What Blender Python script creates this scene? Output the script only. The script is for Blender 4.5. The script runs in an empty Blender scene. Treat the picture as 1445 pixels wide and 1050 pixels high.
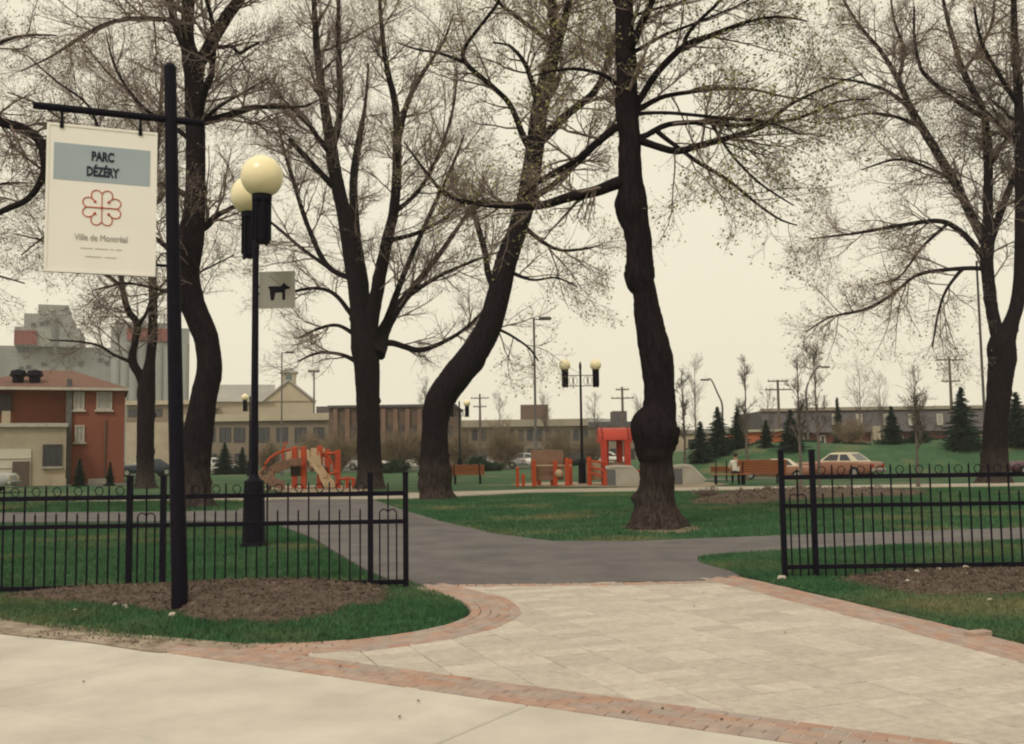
import bpy, bmesh, math, random
import numpy as np
from mathutils import Vector, Matrix

# ------------------------------------------------------------------ camera, sky, sun, exposure
scene = bpy.context.scene
col = scene.collection
PW, PH, FPX = 1445.0, 1050.0, 1405.0
CAMH, HORIZON, ROLL = 1.55, 638.0, math.radians(0.8)
_p = math.atan((HORIZON - PH / 2) / FPX)
FWD = Vector((0, math.cos(_p), math.sin(_p)))
_u0 = Vector((0, -math.sin(_p), math.cos(_p))); _r0 = Vector((1, 0, 0))
RIGHT = math.cos(ROLL) * _r0 - math.sin(ROLL) * _u0
UP = math.cos(ROLL) * _u0 + math.sin(ROLL) * _r0
CAM = Vector((0, 0, CAMH))
cd = bpy.data.cameras.new('camera'); cd.sensor_width = 36; cd.lens = 36 * FPX / PW
cd.clip_start = 0.05; cd.clip_end = 4000
cam = bpy.data.objects.new('camera', cd); col.objects.link(cam)
cam.matrix_world = Matrix(((RIGHT.x, UP.x, -FWD.x, 0), (RIGHT.y, UP.y, -FWD.y, 0),
                           (RIGHT.z, UP.z, -FWD.z, CAMH), (0, 0, 0, 1)))
scene.camera = cam

SUN_EL, SUN_AZ = math.radians(48), math.radians(205)     # azimuth measured clockwise from +Y
world = bpy.data.worlds.new('World'); scene.world = world; world.use_nodes = True
nt = world.node_tree; nt.nodes.clear()
sky = nt.nodes.new('ShaderNodeTexSky'); sky.sky_type = 'NISHITA'; sky.sun_disc = False
sky.sun_elevation = SUN_EL; sky.sun_rotation = SUN_AZ; sky.dust_density = 4; sky.air_density = 1.5
skl = nt.nodes.new('ShaderNodeMix'); skl.data_type = 'RGBA'; skl.blend_type = 'MULTIPLY'
skl.inputs[0].default_value = 1; skl.inputs[7].default_value = (0.08, 0.08, 0.08, 1)
nt.links.new(sky.outputs[0], skl.inputs[6])
ov = nt.nodes.new('ShaderNodeMix'); ov.data_type = 'RGBA'; ov.inputs[0].default_value = 0.93
ov.inputs[7].default_value = (0.86, 0.788, 0.612, 1)      # even overcast, warm as on the print
nt.links.new(skl.outputs[2], ov.inputs[6])
bg = nt.nodes.new('ShaderNodeBackground'); bg.inputs[1].default_value = 1.0
nt.links.new(ov.outputs[2], bg.inputs[0])
wo = nt.nodes.new('ShaderNodeOutputWorld'); nt.links.new(bg.outputs[0], wo.inputs[0])
sd = bpy.data.lights.new('sun', 'SUN'); sd.energy = 1.2; sd.angle = math.radians(14); sd.color = (1, 0.95, 0.87)
sun = bpy.data.objects.new('sun', sd); col.objects.link(sun)
_sv = Vector((math.sin(SUN_AZ) * math.cos(SUN_EL), math.cos(SUN_AZ) * math.cos(SUN_EL), math.sin(SUN_EL)))
sun.rotation_euler = (-_sv).to_track_quat('-Z', 'Y').to_euler(); sun.location = (0, -20, 40)
vs = scene.view_settings; vs.view_transform = 'Standard'; vs.look = 'None'; vs.exposure = 0.17; vs.gamma = 1
scene.cycles.filter_width = 2.1
scene.cycles.max_bounces = 6; scene.cycles.volume_bounces = 1; scene.cycles.transparent_max_bounces = 8

# ------------------------------------------------------------------ pixel to place
def ray(px, py):
    px = float(px); py = float(py); return (FWD + (px - PW / 2) / FPX * RIGHT - (py - PH / 2) / FPX * UP)
def at(px, py, z=0.0):                   # the point of a level surface seen at a pixel
    d = ray(px, py); t = (z - CAMH) / d.z
    return CAM + d * t
def on(px, py, Y):                       # the point seen at a pixel at depth Y
    d = ray(float(px), float(py)); return CAM + d * (float(Y) / d.y)
def ppm(Y): return FPX / Y

# ------------------------------------------------------------------ materials
MATS = {}
def mat(name, c, c2=None, rough=0.8, scale=6.0, bump=0.0, bscale=40.0, detail=6, metallic=0.0, spec=0.3,
        stretch=(1, 1, 1), rnd=None, world_space=False, mid=(0.35, 0.65), subsurf=0.0):
    m = bpy.data.materials.new(name); m.use_nodes = True; MATS[name] = m
    n = m.node_tree.nodes; l = m.node_tree.links; b = n['Principled BSDF']
    b.inputs['Roughness'].default_value = rough; b.inputs['Metallic'].default_value = metallic
    b.inputs['Specular IOR Level'].default_value = spec
    c2 = c2 or tuple(x * 0.7 for x in c)
    if world_space:
        g = n.new('ShaderNodeNewGeometry'); src = g.outputs['Position']
    else:
        g = n.new('ShaderNodeTexCoord'); src = g.outputs['Object']
    mp = n.new('ShaderNodeMapping'); mp.inputs['Scale'].default_value = stretch; l.new(src, mp.inputs[0])
    no = n.new('ShaderNodeTexNoise'); no.inputs['Scale'].default_value = scale; no.inputs['Detail'].default_value = detail
    no.inputs['Roughness'].default_value = 0.65
    l.new(mp.outputs[0], no.inputs['Vector'])
    cr = n.new('ShaderNodeValToRGB'); cr.color_ramp.elements[0].position = mid[0]; cr.color_ramp.elements[1].position = mid[1]
    cr.color_ramp.elements[0].color = (*c, 1); cr.color_ramp.elements[1].color = (*c2, 1)
    l.new(no.outputs[0], cr.inputs[0]); out = cr.outputs[0]
    if rnd:                               # per-object colour, list of colours
        oi = n.new('ShaderNodeObjectInfo'); r = n.new('ShaderNodeValToRGB'); r.color_ramp.interpolation = 'LINEAR'
        els = r.color_ramp.elements
        while len(els) < len(rnd): els.new(0.5)
        for i, k in enumerate(rnd):
            els[i].position = i / (len(rnd) - 1); els[i].color = (*k, 1)
        l.new(oi.outputs['Random'], r.inputs[0])
        mx = n.new('ShaderNodeMix'); mx.data_type = 'RGBA'; mx.blend_type = 'MULTIPLY'; mx.inputs[0].default_value = 1
        l.new(r.outputs[0], mx.inputs[6]); l.new(out, mx.inputs[7]); out = mx.outputs[2]
    l.new(out, b.inputs['Base Color'])
    if subsurf:
        b.inputs['Subsurface Weight'].default_value = subsurf; b.inputs['Subsurface Radius'].default_value = (0.2, 0.15, 0.08)
    if bump:
        nb = n.new('ShaderNodeTexNoise'); nb.inputs['Scale'].default_value = bscale; nb.inputs['Detail'].default_value = 5
        l.new(mp.outputs[0], nb.inputs['Vector'])
        bp = n.new('ShaderNodeBump'); bp.inputs['Strength'].default_value = bump; bp.inputs['Distance'].default_value = 0.03
        l.new(nb.outputs[0], bp.inputs['Height']); l.new(bp.outputs[0], b.inputs['Normal'])
    return m

def lawn_mat(name, c, c2, c3, rough=0.9):
    m = mat(name, c, c2, rough=rough, scale=0.9, world_space=True, mid=(0.38, 0.68), bump=0.5, bscale=30, spec=0.1)
    n = m.node_tree.nodes; l = m.node_tree.links; b = n['Principled BSDF']
    old = b.inputs['Base Color'].links[0].from_socket
    g = n.new('ShaderNodeNewGeometry')
    no = n.new('ShaderNodeTexNoise'); no.inputs['Scale'].default_value = 0.33; no.inputs['Detail'].default_value = 7
    l.new(g.outputs['Position'], no.inputs['Vector'])
    r = n.new('ShaderNodeValToRGB'); r.color_ramp.elements[0].position = 0.53; r.color_ramp.elements[1].position = 0.72
    r.color_ramp.elements[0].color = (0, 0, 0, 1); r.color_ramp.elements[1].color = (1, 1, 1, 1)
    l.new(no.outputs[0], r.inputs[0])
    mx = n.new('ShaderNodeMix'); mx.data_type = 'RGBA'; l.new(r.outputs[0], mx.inputs[0])
    l.new(old, mx.inputs[6]); mx.inputs[7].default_value = (*c3, 1)
    n2 = n.new('ShaderNodeTexNoise'); n2.inputs['Scale'].default_value = 14; n2.inputs['Detail'].default_value = 5
    l.new(g.outputs['Position'], n2.inputs['Vector'])
    r2 = n.new('ShaderNodeValToRGB'); r2.color_ramp.elements[0].position = 0.3; r2.color_ramp.elements[1].position = 0.7
    r2.color_ramp.elements[0].color = (0.5, 0.5, 0.5, 1); r2.color_ramp.elements[1].color = (1.3, 1.3, 1.3, 1)
    l.new(n2.outputs[0], r2.inputs[0])
    m2 = n.new('ShaderNodeMix'); m2.data_type = 'RGBA'; m2.blend_type = 'MULTIPLY'; m2.inputs[0].default_value = 1
    l.new(mx.outputs[2], m2.inputs[6]); l.new(r2.outputs[0], m2.inputs[7]); l.new(m2.outputs[2], b.inputs['Base Color'])
    return m

LAWN = lawn_mat('lawn_ground', (0.040, 0.096, 0.046), (0.068, 0.132, 0.062), (0.18, 0.16, 0.085))
BLADE = lawn_mat('grass_blades', (0.048, 0.128, 0.060), (0.088, 0.180, 0.084), (0.27, 0.24, 0.125))
CONC = mat('sidewalk_concrete', (0.60, 0.555, 0.485), (0.47, 0.43, 0.375), rough=0.9, scale=1.3, bump=0.15, bscale=90, detail=9, world_space=True)
PAVER = mat('cream_paver', (1.0, 1.0, 1.0), (0.80, 0.78, 0.77), rough=0.9, scale=16, bump=0.3, bscale=60, world_space=True,
            rnd=[(0.475, 0.425, 0.365), (0.54, 0.485, 0.42), (0.61, 0.55, 0.475), (0.50, 0.445, 0.385), (0.58, 0.525, 0.455)])
BRICK = mat('red_paving_brick', (1, 1, 1), (0.78, 0.76, 0.78), rough=0.9, scale=9, bump=0.3, bscale=70, world_space=True,
            rnd=[(0.44, 0.27, 0.20), (0.42, 0.29, 0.23), (0.39, 0.325, 0.285), (0.47, 0.325, 0.25), (0.40, 0.34, 0.305), (0.45, 0.27, 0.195)])
SANDJ = mat('joint_sand', (0.27, 0.235, 0.19), (0.2, 0.17, 0.13), rough=1, scale=20, world_space=True)
ASPH = mat('path_asphalt', (0.108, 0.098, 0.100), (0.165, 0.150, 0.148), rough=0.9, scale=1.2, bump=0.3, bscale=120, detail=10, world_space=True)
ROAD = mat('road_asphalt', (0.09, 0.085, 0.08), (0.12, 0.11, 0.10), rough=0.9, scale=0.5, world_space=True)
BEIGE = mat('pale_path_concrete', (0.42, 0.37, 0.30), (0.34, 0.30, 0.24), rough=0.9, scale=1.5, world_space=True)
SAND = mat('play_sand', (0.36, 0.28, 0.20), (0.28, 0.22, 0.16), rough=1, scale=2, world_space=True)
MULCH = mat('mulch', (0.065, 0.045, 0.036), (0.150, 0.110, 0.086), rough=1, scale=16, bump=1.0, bscale=45, world_space=True)
CHIP = mat('mulch_chips', (0.055, 0.038, 0.030), (0.21, 0.155, 0.122), rough=1, scale=8, world_space=True)
EARTH = mat('bare_earth', (0.16, 0.115, 0.08), (0.24, 0.185, 0.13), rough=1, scale=6, bump=0.6, bscale=40, world_space=True)
DIRT = mat('trodden_dirt', (0.17, 0.125, 0.09), (0.40, 0.33, 0.26), rough=1, scale=5, bump=0.5, bscale=40, world_space=True)
BLACK = mat('black_paint', (0.0045, 0.0035, 0.009), (0.009, 0.007, 0.015), rough=0.6, scale=15, bump=0.08, bscale=60, spec=0.10)
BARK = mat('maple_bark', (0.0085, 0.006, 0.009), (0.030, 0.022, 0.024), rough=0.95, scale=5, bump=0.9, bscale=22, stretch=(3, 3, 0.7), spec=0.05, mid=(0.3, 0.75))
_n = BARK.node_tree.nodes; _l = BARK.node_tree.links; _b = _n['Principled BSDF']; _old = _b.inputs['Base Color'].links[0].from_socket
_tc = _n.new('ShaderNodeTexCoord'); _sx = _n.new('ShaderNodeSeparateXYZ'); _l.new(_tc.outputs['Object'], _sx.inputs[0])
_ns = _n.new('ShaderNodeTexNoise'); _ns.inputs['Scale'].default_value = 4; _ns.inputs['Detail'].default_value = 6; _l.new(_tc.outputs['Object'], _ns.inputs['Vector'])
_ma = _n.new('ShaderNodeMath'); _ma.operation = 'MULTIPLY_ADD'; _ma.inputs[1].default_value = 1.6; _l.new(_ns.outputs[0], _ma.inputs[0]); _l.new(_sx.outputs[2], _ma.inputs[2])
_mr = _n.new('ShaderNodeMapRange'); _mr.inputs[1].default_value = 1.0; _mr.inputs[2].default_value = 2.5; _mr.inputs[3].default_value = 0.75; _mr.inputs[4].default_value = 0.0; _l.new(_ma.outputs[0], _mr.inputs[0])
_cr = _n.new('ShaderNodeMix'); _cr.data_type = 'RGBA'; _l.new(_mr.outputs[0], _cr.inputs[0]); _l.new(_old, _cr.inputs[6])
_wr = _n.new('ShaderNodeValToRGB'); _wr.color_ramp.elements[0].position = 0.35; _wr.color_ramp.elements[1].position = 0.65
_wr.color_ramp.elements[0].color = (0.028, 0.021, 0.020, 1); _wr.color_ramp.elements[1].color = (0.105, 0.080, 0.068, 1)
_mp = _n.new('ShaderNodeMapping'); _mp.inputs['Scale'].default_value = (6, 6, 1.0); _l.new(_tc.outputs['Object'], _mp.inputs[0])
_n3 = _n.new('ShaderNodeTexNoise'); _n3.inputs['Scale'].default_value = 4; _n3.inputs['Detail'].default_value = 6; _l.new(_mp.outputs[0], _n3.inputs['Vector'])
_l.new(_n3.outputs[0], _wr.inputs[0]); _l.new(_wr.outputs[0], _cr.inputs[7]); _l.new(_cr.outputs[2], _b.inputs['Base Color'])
TWIG = mat('maple_twig', (0.15, 0.112, 0.098), (0.27, 0.205, 0.18), rough=0.9, scale=2, spec=0.1)
PALEBARK = mat('young_bark', (0.17, 0.14, 0.12), (0.11, 0.09, 0.08), rough=0.9, scale=4, spec=0.1)
STRAW = mat('shrub_twig', (0.22, 0.165, 0.115), (0.29, 0.22, 0.15), rough=0.9, scale=3, spec=0.1)
LEAFG = mat('spring_leaf', (0.24, 0.24, 0.085), (0.32, 0.28, 0.13), rough=0.7, scale=1.2, spec=0.2)
LEAFB = mat('maple_bud', (0.24, 0.165, 0.135), (0.30, 0.24, 0.14), rough=0.8, scale=0.8, spec=0.1)
NEEDLE = mat('spruce_needle', (0.012, 0.028, 0.022), (0.028, 0.050, 0.036), rough=0.8, scale=1.5, spec=0.1)
BUSHG = mat('bush_leaf', (0.020, 0.042, 0.026), (0.04, 0.065, 0.035), rough=0.8, scale=1.5, spec=0.1)
GLOBE = mat('globe_acrylic', (0.98, 0.83, 0.56), (0.97, 0.81, 0.53), rough=0.25, scale=2, spec=0.45, subsurf=0.6)
SIGNW = mat('sign_white', (0.86, 0.83, 0.76), (0.83, 0.80, 0.73), rough=0.5, scale=3)
SIGNB = mat('sign_blue_grey', (0.335, 0.40, 0.44), (0.36, 0.415, 0.45), rough=0.5, scale=3)
INK = mat('sign_ink', (0.018, 0.022, 0.045), rough=0.6)
INKR = mat('sign_red', (0.56, 0.11, 0.05), rough=0.6)
INKG = mat('sign_grey_ink', (0.43, 0.40, 0.36), rough=0.6)
INKF = mat('sign_faint_ink', (0.60, 0.57, 0.51), rough=0.6)
DOGS = mat('dog_sign_grey', (0.29, 0.275, 0.235), (0.27, 0.255, 0.22), rough=0.6, scale=3)
POLEG = mat('grey_pole', (0.09, 0.085, 0.085), (0.13, 0.12, 0.115), rough=0.6, scale=3)
WOODP = mat('utility_wood', (0.11, 0.085, 0.07), (0.15, 0.12, 0.1), rough=0.9, scale=3)
ORANGE = mat('play_orange', (0.47, 0.075, 0.028), (0.40, 0.058, 0.02), rough=0.6, scale=2, spec=0.2)
REDP = mat('play_red', (0.50, 0.055, 0.030), (0.43, 0.045, 0.025), rough=0.5, scale=2, spec=0.3)
TANP = mat('play_tan', (0.52, 0.38, 0.24), (0.44, 0.31, 0.19), rough=0.6, scale=2)
BROWNP = mat('play_brown', (0.20, 0.115, 0.075), (0.26, 0.15, 0.10), rough=0.7, scale=2)
BENCH = mat('bench_wood', (0.33, 0.105, 0.042), (0.25, 0.078, 0.03), rough=0.6, scale=5, stretch=(0.6, 6, 6))
RAMPC = mat('ramp_concrete', (0.45, 0.42, 0.36), (0.38, 0.35, 0.3), rough=0.9, scale=3)
RAMPD = mat('ramp_grey_panel', (0.12, 0.12, 0.125), (0.15, 0.15, 0.15), rough=0.8)
HBRICK = mat('house_brick', (0.27, 0.092, 0.058), (0.20, 0.07, 0.046), rough=0.9, scale=9, world_space=True, stretch=(1, 1, 4))
HROOF = mat('roof_shingle', (0.19, 0.10, 0.075), (0.15, 0.085, 0.065), rough=0.95, scale=6, world_space=True)
CREAMW = mat('cream_render', (0.44, 0.37, 0.27), (0.36, 0.30, 0.22), rough=0.9, scale=0.7, world_space=True)
WHITEP = mat('white_door', (0.62, 0.57, 0.47), (0.56, 0.51, 0.42), rough=0.6)
BROWND = mat('brown_door', (0.13, 0.095, 0.075), rough=0.6)
GLASS = mat('dark_glass', (0.030, 0.032, 0.040), (0.05, 0.05, 0.06), rough=0.15, spec=0.5)
GLASSL = mat('curtained_glass', (0.30, 0.29, 0.27), (0.38, 0.37, 0.34), rough=0.2, scale=5, spec=0.5)
FRAME = mat('window_frame', (0.55, 0.50, 0.42), rough=0.6)
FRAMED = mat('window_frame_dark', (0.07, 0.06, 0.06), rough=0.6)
SILO = mat('elevator_concrete', (0.33, 0.325, 0.31), (0.23, 0.23, 0.225), rough=0.95, scale=0.08, world_space=True, stretch=(1, 1, 0.4))
SILOR = mat('elevator_red_paint', (0.26, 0.065, 0.06), (0.2, 0.055, 0.05), rough=0.9, scale=0.2, world_space=True)
HALL = mat('hall_siding', (0.46, 0.40, 0.295), (0.41, 0.35, 0.26), rough=0.9, scale=0.3, world_space=True)
HALLR = mat('hall_roof', (0.34, 0.32, 0.29), (0.28, 0.27, 0.25), rough=0.8, scale=0.3, world_space=True)
TANW = mat('tan_wall', (0.23, 0.185, 0.14), (0.19, 0.15, 0.115), rough=0.9, scale=0.3, world_space=True)
UMBER = mat('brown_brick', (0.115, 0.075, 0.058), (0.15, 0.10, 0.075), rough=0.9, scale=0.5, world_space=True)
PIER = mat('brick_pier', (0.20, 0.125, 0.09), (0.17, 0.10, 0.075), rough=0.9, scale=0.5, world_space=True)
SLATE = mat('mansard_slate', (0.075, 0.066, 0.070), (0.11, 0.098, 0.10), rough=0.8, scale=2, world_space=True)
FASCIA = mat('beige_fascia', (0.34, 0.29, 0.22), (0.28, 0.24, 0.19), rough=0.9, scale=0.4, world_space=True)
RBRICK = mat('row_red_brick', (0.19, 0.066, 0.055), (0.14, 0.055, 0.048), rough=0.9, scale=2, world_space=True)
ORWALL = mat('orange_wall', (0.48, 0.14, 0.06), (0.42, 0.12, 0.05), rough=0.8, scale=1, world_space=True)
HILLM = mat('far_hill', (0.16, 0.165, 0.16), (0.20, 0.195, 0.18), rough=1, scale=0.02, world_space=True)
TYRE = mat('tyre', (0.015, 0.015, 0.015), rough=0.9)
CHROME = mat('chrome', (0.55, 0.53, 0.5), rough=0.25, metallic=0.9)
HEADL = mat('headlight_glass', (0.85, 0.75, 0.55), rough=0.2, spec=0.6)
TAILL = mat('tail_light', (0.50, 0.04, 0.02), rough=0.25)
CARS = {k: mat('car_' + k, c, tuple(x * 0.9 for x in c), rough=0.35, spec=0.5, scale=2) for k, c in dict(
    rust=(0.30, 0.135, 0.085), cream=(0.66, 0.58, 0.43), maroon=(0.075, 0.025, 0.028), silver=(0.40, 0.40, 0.39),
    white=(0.70, 0.67, 0.60), navy=(0.03, 0.04, 0.06), teal=(0.12, 0.16, 0.16)).items()}
SKIN = mat('skin', (0.42, 0.24, 0.17), rough=0.6); SHIRT = mat('white_shirt', (0.70, 0.66, 0.58), rough=0.9)
TROUS = mat('dark_trousers', (0.03, 0.03, 0.04), rough=0.9); HAIR = mat('hair_brown', (0.05, 0.03, 0.02), rough=0.8)
STONE = mat('pale_stone', (0.55, 0.50, 0.42), (0.42, 0.37, 0.3), rough=0.9, scale=20)

# ------------------------------------------------------------------ mesh helpers
def mesh_np(name, V, F, smooth=False):
    """V (n,3); F (m,k) with one k, or a list of such arrays."""
    Fs = F if isinstance(F, list) else [F]
    me = bpy.data.meshes.new(name)
    V = np.asarray(V, dtype=np.float32); me.vertices.add(len(V)); me.vertices.foreach_set('co', V.ravel())
    idx = np.concatenate([f.ravel() for f in Fs]).astype(np.int32)
    tot = np.concatenate([np.full(len(f), f.shape[1], np.int32) for f in Fs])
    st = np.concatenate([[0], np.cumsum(tot)[:-1]]).astype(np.int32)
    me.loops.add(len(idx)); me.loops.foreach_set('vertex_index', idx)
    me.polygons.add(len(tot)); me.polygons.foreach_set('loop_start', st)
    if smooth: me.polygons.foreach_set('use_smooth', np.ones(len(tot), dtype=bool))
    me.update(calc_edges=True)
    return me

def link(name, me, m, parent=None, loc=None, rotz=0.0, kind=None):
    o = bpy.data.objects.new(name, me); col.objects.link(o)
    if m is not None and not me.materials: me.materials.append(m)
    if parent is not None: o.parent = parent
    if loc is not None: o.location = loc
    if rotz: o.rotation_euler = (0, 0, rotz)
    if kind: o['kind'] = kind
    return o

class MB:
    def __init__(s): s.v = []; s.f = []
    def add(s, vs_, fs):
        k = len(s.v); s.v += [tuple(x) for x in vs_]; s.f += [tuple(i + k for i in f) for f in fs]; return s
    def box(s, c, d, rz=0.0, ry=0.0, rx=0.0, bev=0.0):
        hx, hy, hz = d[0] / 2, d[1] / 2, d[2] / 2
        M = Matrix.Translation(c) @ Matrix.Rotation(rz, 4, 'Z') @ Matrix.Rotation(ry, 4, 'Y') @ Matrix.Rotation(rx, 4, 'X')
        if bev <= 0:
            P = [(x, y, z) for z in (-hz, hz) for x, y in ((-hx, -hy), (hx, -hy), (hx, hy), (-hx, hy))]
            F = [(3, 2, 1, 0), (4, 5, 6, 7), (0, 1, 5, 4), (1, 2, 6, 5), (2, 3, 7, 6), (3, 0, 4, 7)]
        else:                              # top edge chamfer
            b = bev
            P = [(x, y, -hz) for x, y in ((-hx, -hy), (hx, -hy), (hx, hy), (-hx, hy))]
            P += [(x, y, hz - b) for x, y in ((-hx, -hy), (hx, -hy), (hx, hy), (-hx, hy))]
            P += [(x, y, hz) for x, y in ((-hx + b, -hy + b), (hx - b, -hy + b), (hx - b, hy - b), (-hx + b, hy - b))]
            F = [(3, 2, 1, 0), (8, 9, 10, 11)] + [(i, (i + 1) % 4, 4 + (i + 1) % 4, 4 + i) for i in range(4)] \
                + [(4 + i, 4 + (i + 1) % 4, 8 + (i + 1) % 4, 8 + i) for i in range(4)]
        return s.add([M @ Vector(p) for p in P], F)
    def tube(s, path, rad, n=8, cap=True):
        path = [Vector(p) for p in path]; K = len(path)
        if not hasattr(rad, '__len__'): rad = [rad] * K
        rad = [float(r) for r in rad]
        vs_ = []
        for i, p in enumerate(path):
            t = (path[min(i + 1, K - 1)] - path[max(i - 1, 0)])
            t = t.normalized() if t.length > 1e-9 else Vector((0, 0, 1))
            ref = Vector((0, 0, 1)) if abs(t.z) < 0.9 else Vector((1, 0, 0))
            u = t.cross(ref).normalized(); w = t.cross(u)
            for j in range(n):
                a = 2 * math.pi * j / n
                vs_.append(p + rad[i] * (math.cos(a) * u + math.sin(a) * w))
        fs = [(i * n + j, i * n + (j + 1) % n, (i + 1) * n + (j + 1) % n, (i + 1) * n + j) for i in range(K - 1) for j in range(n)]
        if cap: fs += [tuple(range(n))[::-1], tuple(range((K - 1) * n, K * n))]
        return s.add(vs_, fs)
    def lathe(s, prof, n=20, c=(0, 0, 0)):
        vs_ = [(c[0] + r * math.cos(2 * math.pi * j / n), c[1] + r * math.sin(2 * math.pi * j / n), c[2] + z) for r, z in prof for j in range(n)]
        K = len(prof)
        fs = [(i * n + j, i * n + (j + 1) % n, (i + 1) * n + (j + 1) % n, (i + 1) * n + j) for i in range(K - 1) for j in range(n)]
        fs += [tuple(range(n))[::-1], tuple(range((K - 1) * n, K * n))]
        return s.add(vs_, fs)
    def sphere(s, c, r, n=20, m=12, sz=1.0):
        prof = [(max(r * math.sin(math.pi * i / m), 1e-4), -r * sz * math.cos(math.pi * i / m)) for i in range(m + 1)]
        return s.lathe(prof, n, c)
    def prism(s, poly, a, b, axis='y'):    # poly of (x, z) pushed from y=a to y=b, or (x, y) from z=a to z=b
        n = len(poly)
        if axis == 'y': P = [(x, a, z) for x, z in poly] + [(x, b, z) for x, z in poly]
        elif axis == 'x': P = [(a, x, z) for x, z in poly] + [(b, x, z) for x, z in poly]
        else: P = [(x, y, a) for x, y in poly] + [(x, y, b) for x, y in poly]
        F = [tuple(range(n)), tuple(range(n, 2 * n))[::-1]] + [(i, n + i, n + (i + 1) % n, (i + 1) % n) for i in range(n)]
        return s.add(P, F)
    def mesh(s, name, smooth=False):
        me = bpy.data.meshes.new(name); me.from_pydata(s.v, [], s.f); me.update()
        bm = bmesh.new(); bm.from_mesh(me); bmesh.ops.recalc_face_normals(bm, faces=bm.faces); bm.to_mesh(me); bm.free()
        if smooth:
            for p in me.polygons: p.use_smooth = True
            try: me.set_sharp_from_angle(angle=math.radians(40))
            except Exception: pass
        return me
    def build(s, name, m, parent=None, smooth=False, loc=None, rotz=0.0, kind=None):
        return link(name, s.mesh(name, smooth), m, parent, loc, rotz, kind)

def tag(o, label=None, cat=None, group=None, kind=None):
    if label: o['label'] = label
    if cat: o['category'] = cat
    if group: o['group'] = group
    if kind: o['kind'] = kind
    return o
def thing(name, label, cat, loc=(0, 0, 0), rotz=0.0, group=None, scale=None):
    o = bpy.data.objects.new(name, None); o.empty_display_size = 0.2; col.objects.link(o)
    o.location = loc; o.rotation_euler = (0, 0, rotz)
    if scale: o.scale = scale
    return tag(o, label, cat, group)
KIDS = lambda r: [o for o in bpy.data.objects if o.parent == r]
def copy_tree(r, parent=None, **kw):
    c = r.copy(); col.objects.link(c); c.parent = parent
    for ch in KIDS(r): copy_tree(ch, c)
    return c
def place(r, loc, rotz=0, scale=1.0, label=None, group=None):
    r.location = loc; r.rotation_euler = (0, 0, rotz); r.scale = (scale,) * 3 if not hasattr(scale, '__len__') else scale
    return tag(r, label, None, group)

def cat_rom(pts, per=8, closed=False):
    P = [np.array(p, float) for p in pts]; n = len(P); out = []
    rng_ = range(n if closed else n - 1)
    for i in rng_:
        if closed: p0, p1, p2, p3 = P[(i - 1) % n], P[i], P[(i + 1) % n], P[(i + 2) % n]
        else: p0, p1, p2, p3 = P[max(i - 1, 0)], P[i], P[i + 1], P[min(i + 2, n - 1)]
        for k in range(per):
            t = k / per
            out.append(0.5 * ((2 * p1) + (-p0 + p2) * t + (2 * p0 - 5 * p1 + 4 * p2 - p3) * t * t + (-p0 + 3 * p1 - 3 * p2 + p3) * t ** 3))
    if not closed: out.append(P[-1])
    return np.array(out)

def gpoly(px):                             # ground polygon from pixels
    return np.array([tuple(at(x, y))[:2] for x, y in px])
def inside(poly, X):
    poly = np.asarray(poly); x, y = X[:, 0], X[:, 1]; r = np.zeros(len(X), bool); n = len(poly)
    for i in range(n):
        x0, y0 = poly[i]; x1, y1 = poly[(i + 1) % n]
        c = ((y0 > y) != (y1 > y)); 
        with np.errstate(divide='ignore', invalid='ignore'):
            r ^= c & (x < (x1 - x0) * (y - y0) / (y1 - y0) + x0)
    return r
def sheet(name, poly, z, m, zb=None, kind='structure', parent=None):
    bm = bmesh.new(); vs_ = [bm.verts.new((p[0], p[1], z)) for p in poly]; f = bm.faces.new(vs_)
    if f.normal.z < 0: f.normal_flip()
    bm.normal_update()
    if f.normal.z < 0: f.normal_flip()
    if zb is not None:
        lo = [bm.verts.new((p[0], p[1], zb)) for p in poly]; n = len(poly)
        for i in range(n): bm.faces.new((vs_[i], vs_[(i + 1) % n], lo[(i + 1) % n], lo[i]))
        bmesh.ops.recalc_face_normals(bm, faces=[g for g in bm.faces if g is not f])
    bmesh.ops.triangulate(bm, faces=[f])
    me = bpy.data.meshes.new(name); bm.to_mesh(me); bm.free()
    return link(name, me, m, parent, kind=kind)
def dome(poly, base, h, nz, seed, rings=14):   # polar mound over a star-shaped polygon
    rs = np.random.RandomState(seed); poly = np.asarray(poly); c = poly.mean(0); n = len(poly); V = [(*c, base + h)]
    for r in range(1, rings + 1):
        s = r / rings; q = c + (poly - c) * s
        z = base + h * (1 - s ** 3) + nz * (np.sin(q[:, 0] * 9.1 + seed) * np.sin(q[:, 1] * 11.3) + 0.6 * rs.randn(n)) * (1 - s ** 6)
        V += [(a, b, zz) for (a, b), zz in zip(q, z)]
    F = []; F3 = []
    for j in range(n): F3.append((0, 1 + j, 1 + (j + 1) % n))
    for r in range(rings - 1):
        for j in range(n):
            a = 1 + r * n; b = a + n; F.append((a + j, b + j, b + (j + 1) % n, a + (j + 1) % n))
    V = np.array(V); F = np.array(F); F3 = np.array(F3)
    area = 0.5 * np.sum(poly[:, 0] * np.roll(poly[:, 1], -1) - np.roll(poly[:, 0], -1) * poly[:, 1])
    if area < 0: F = F[:, ::-1]; F3 = F3[:, ::-1]
    return V, [F3, F]

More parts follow.
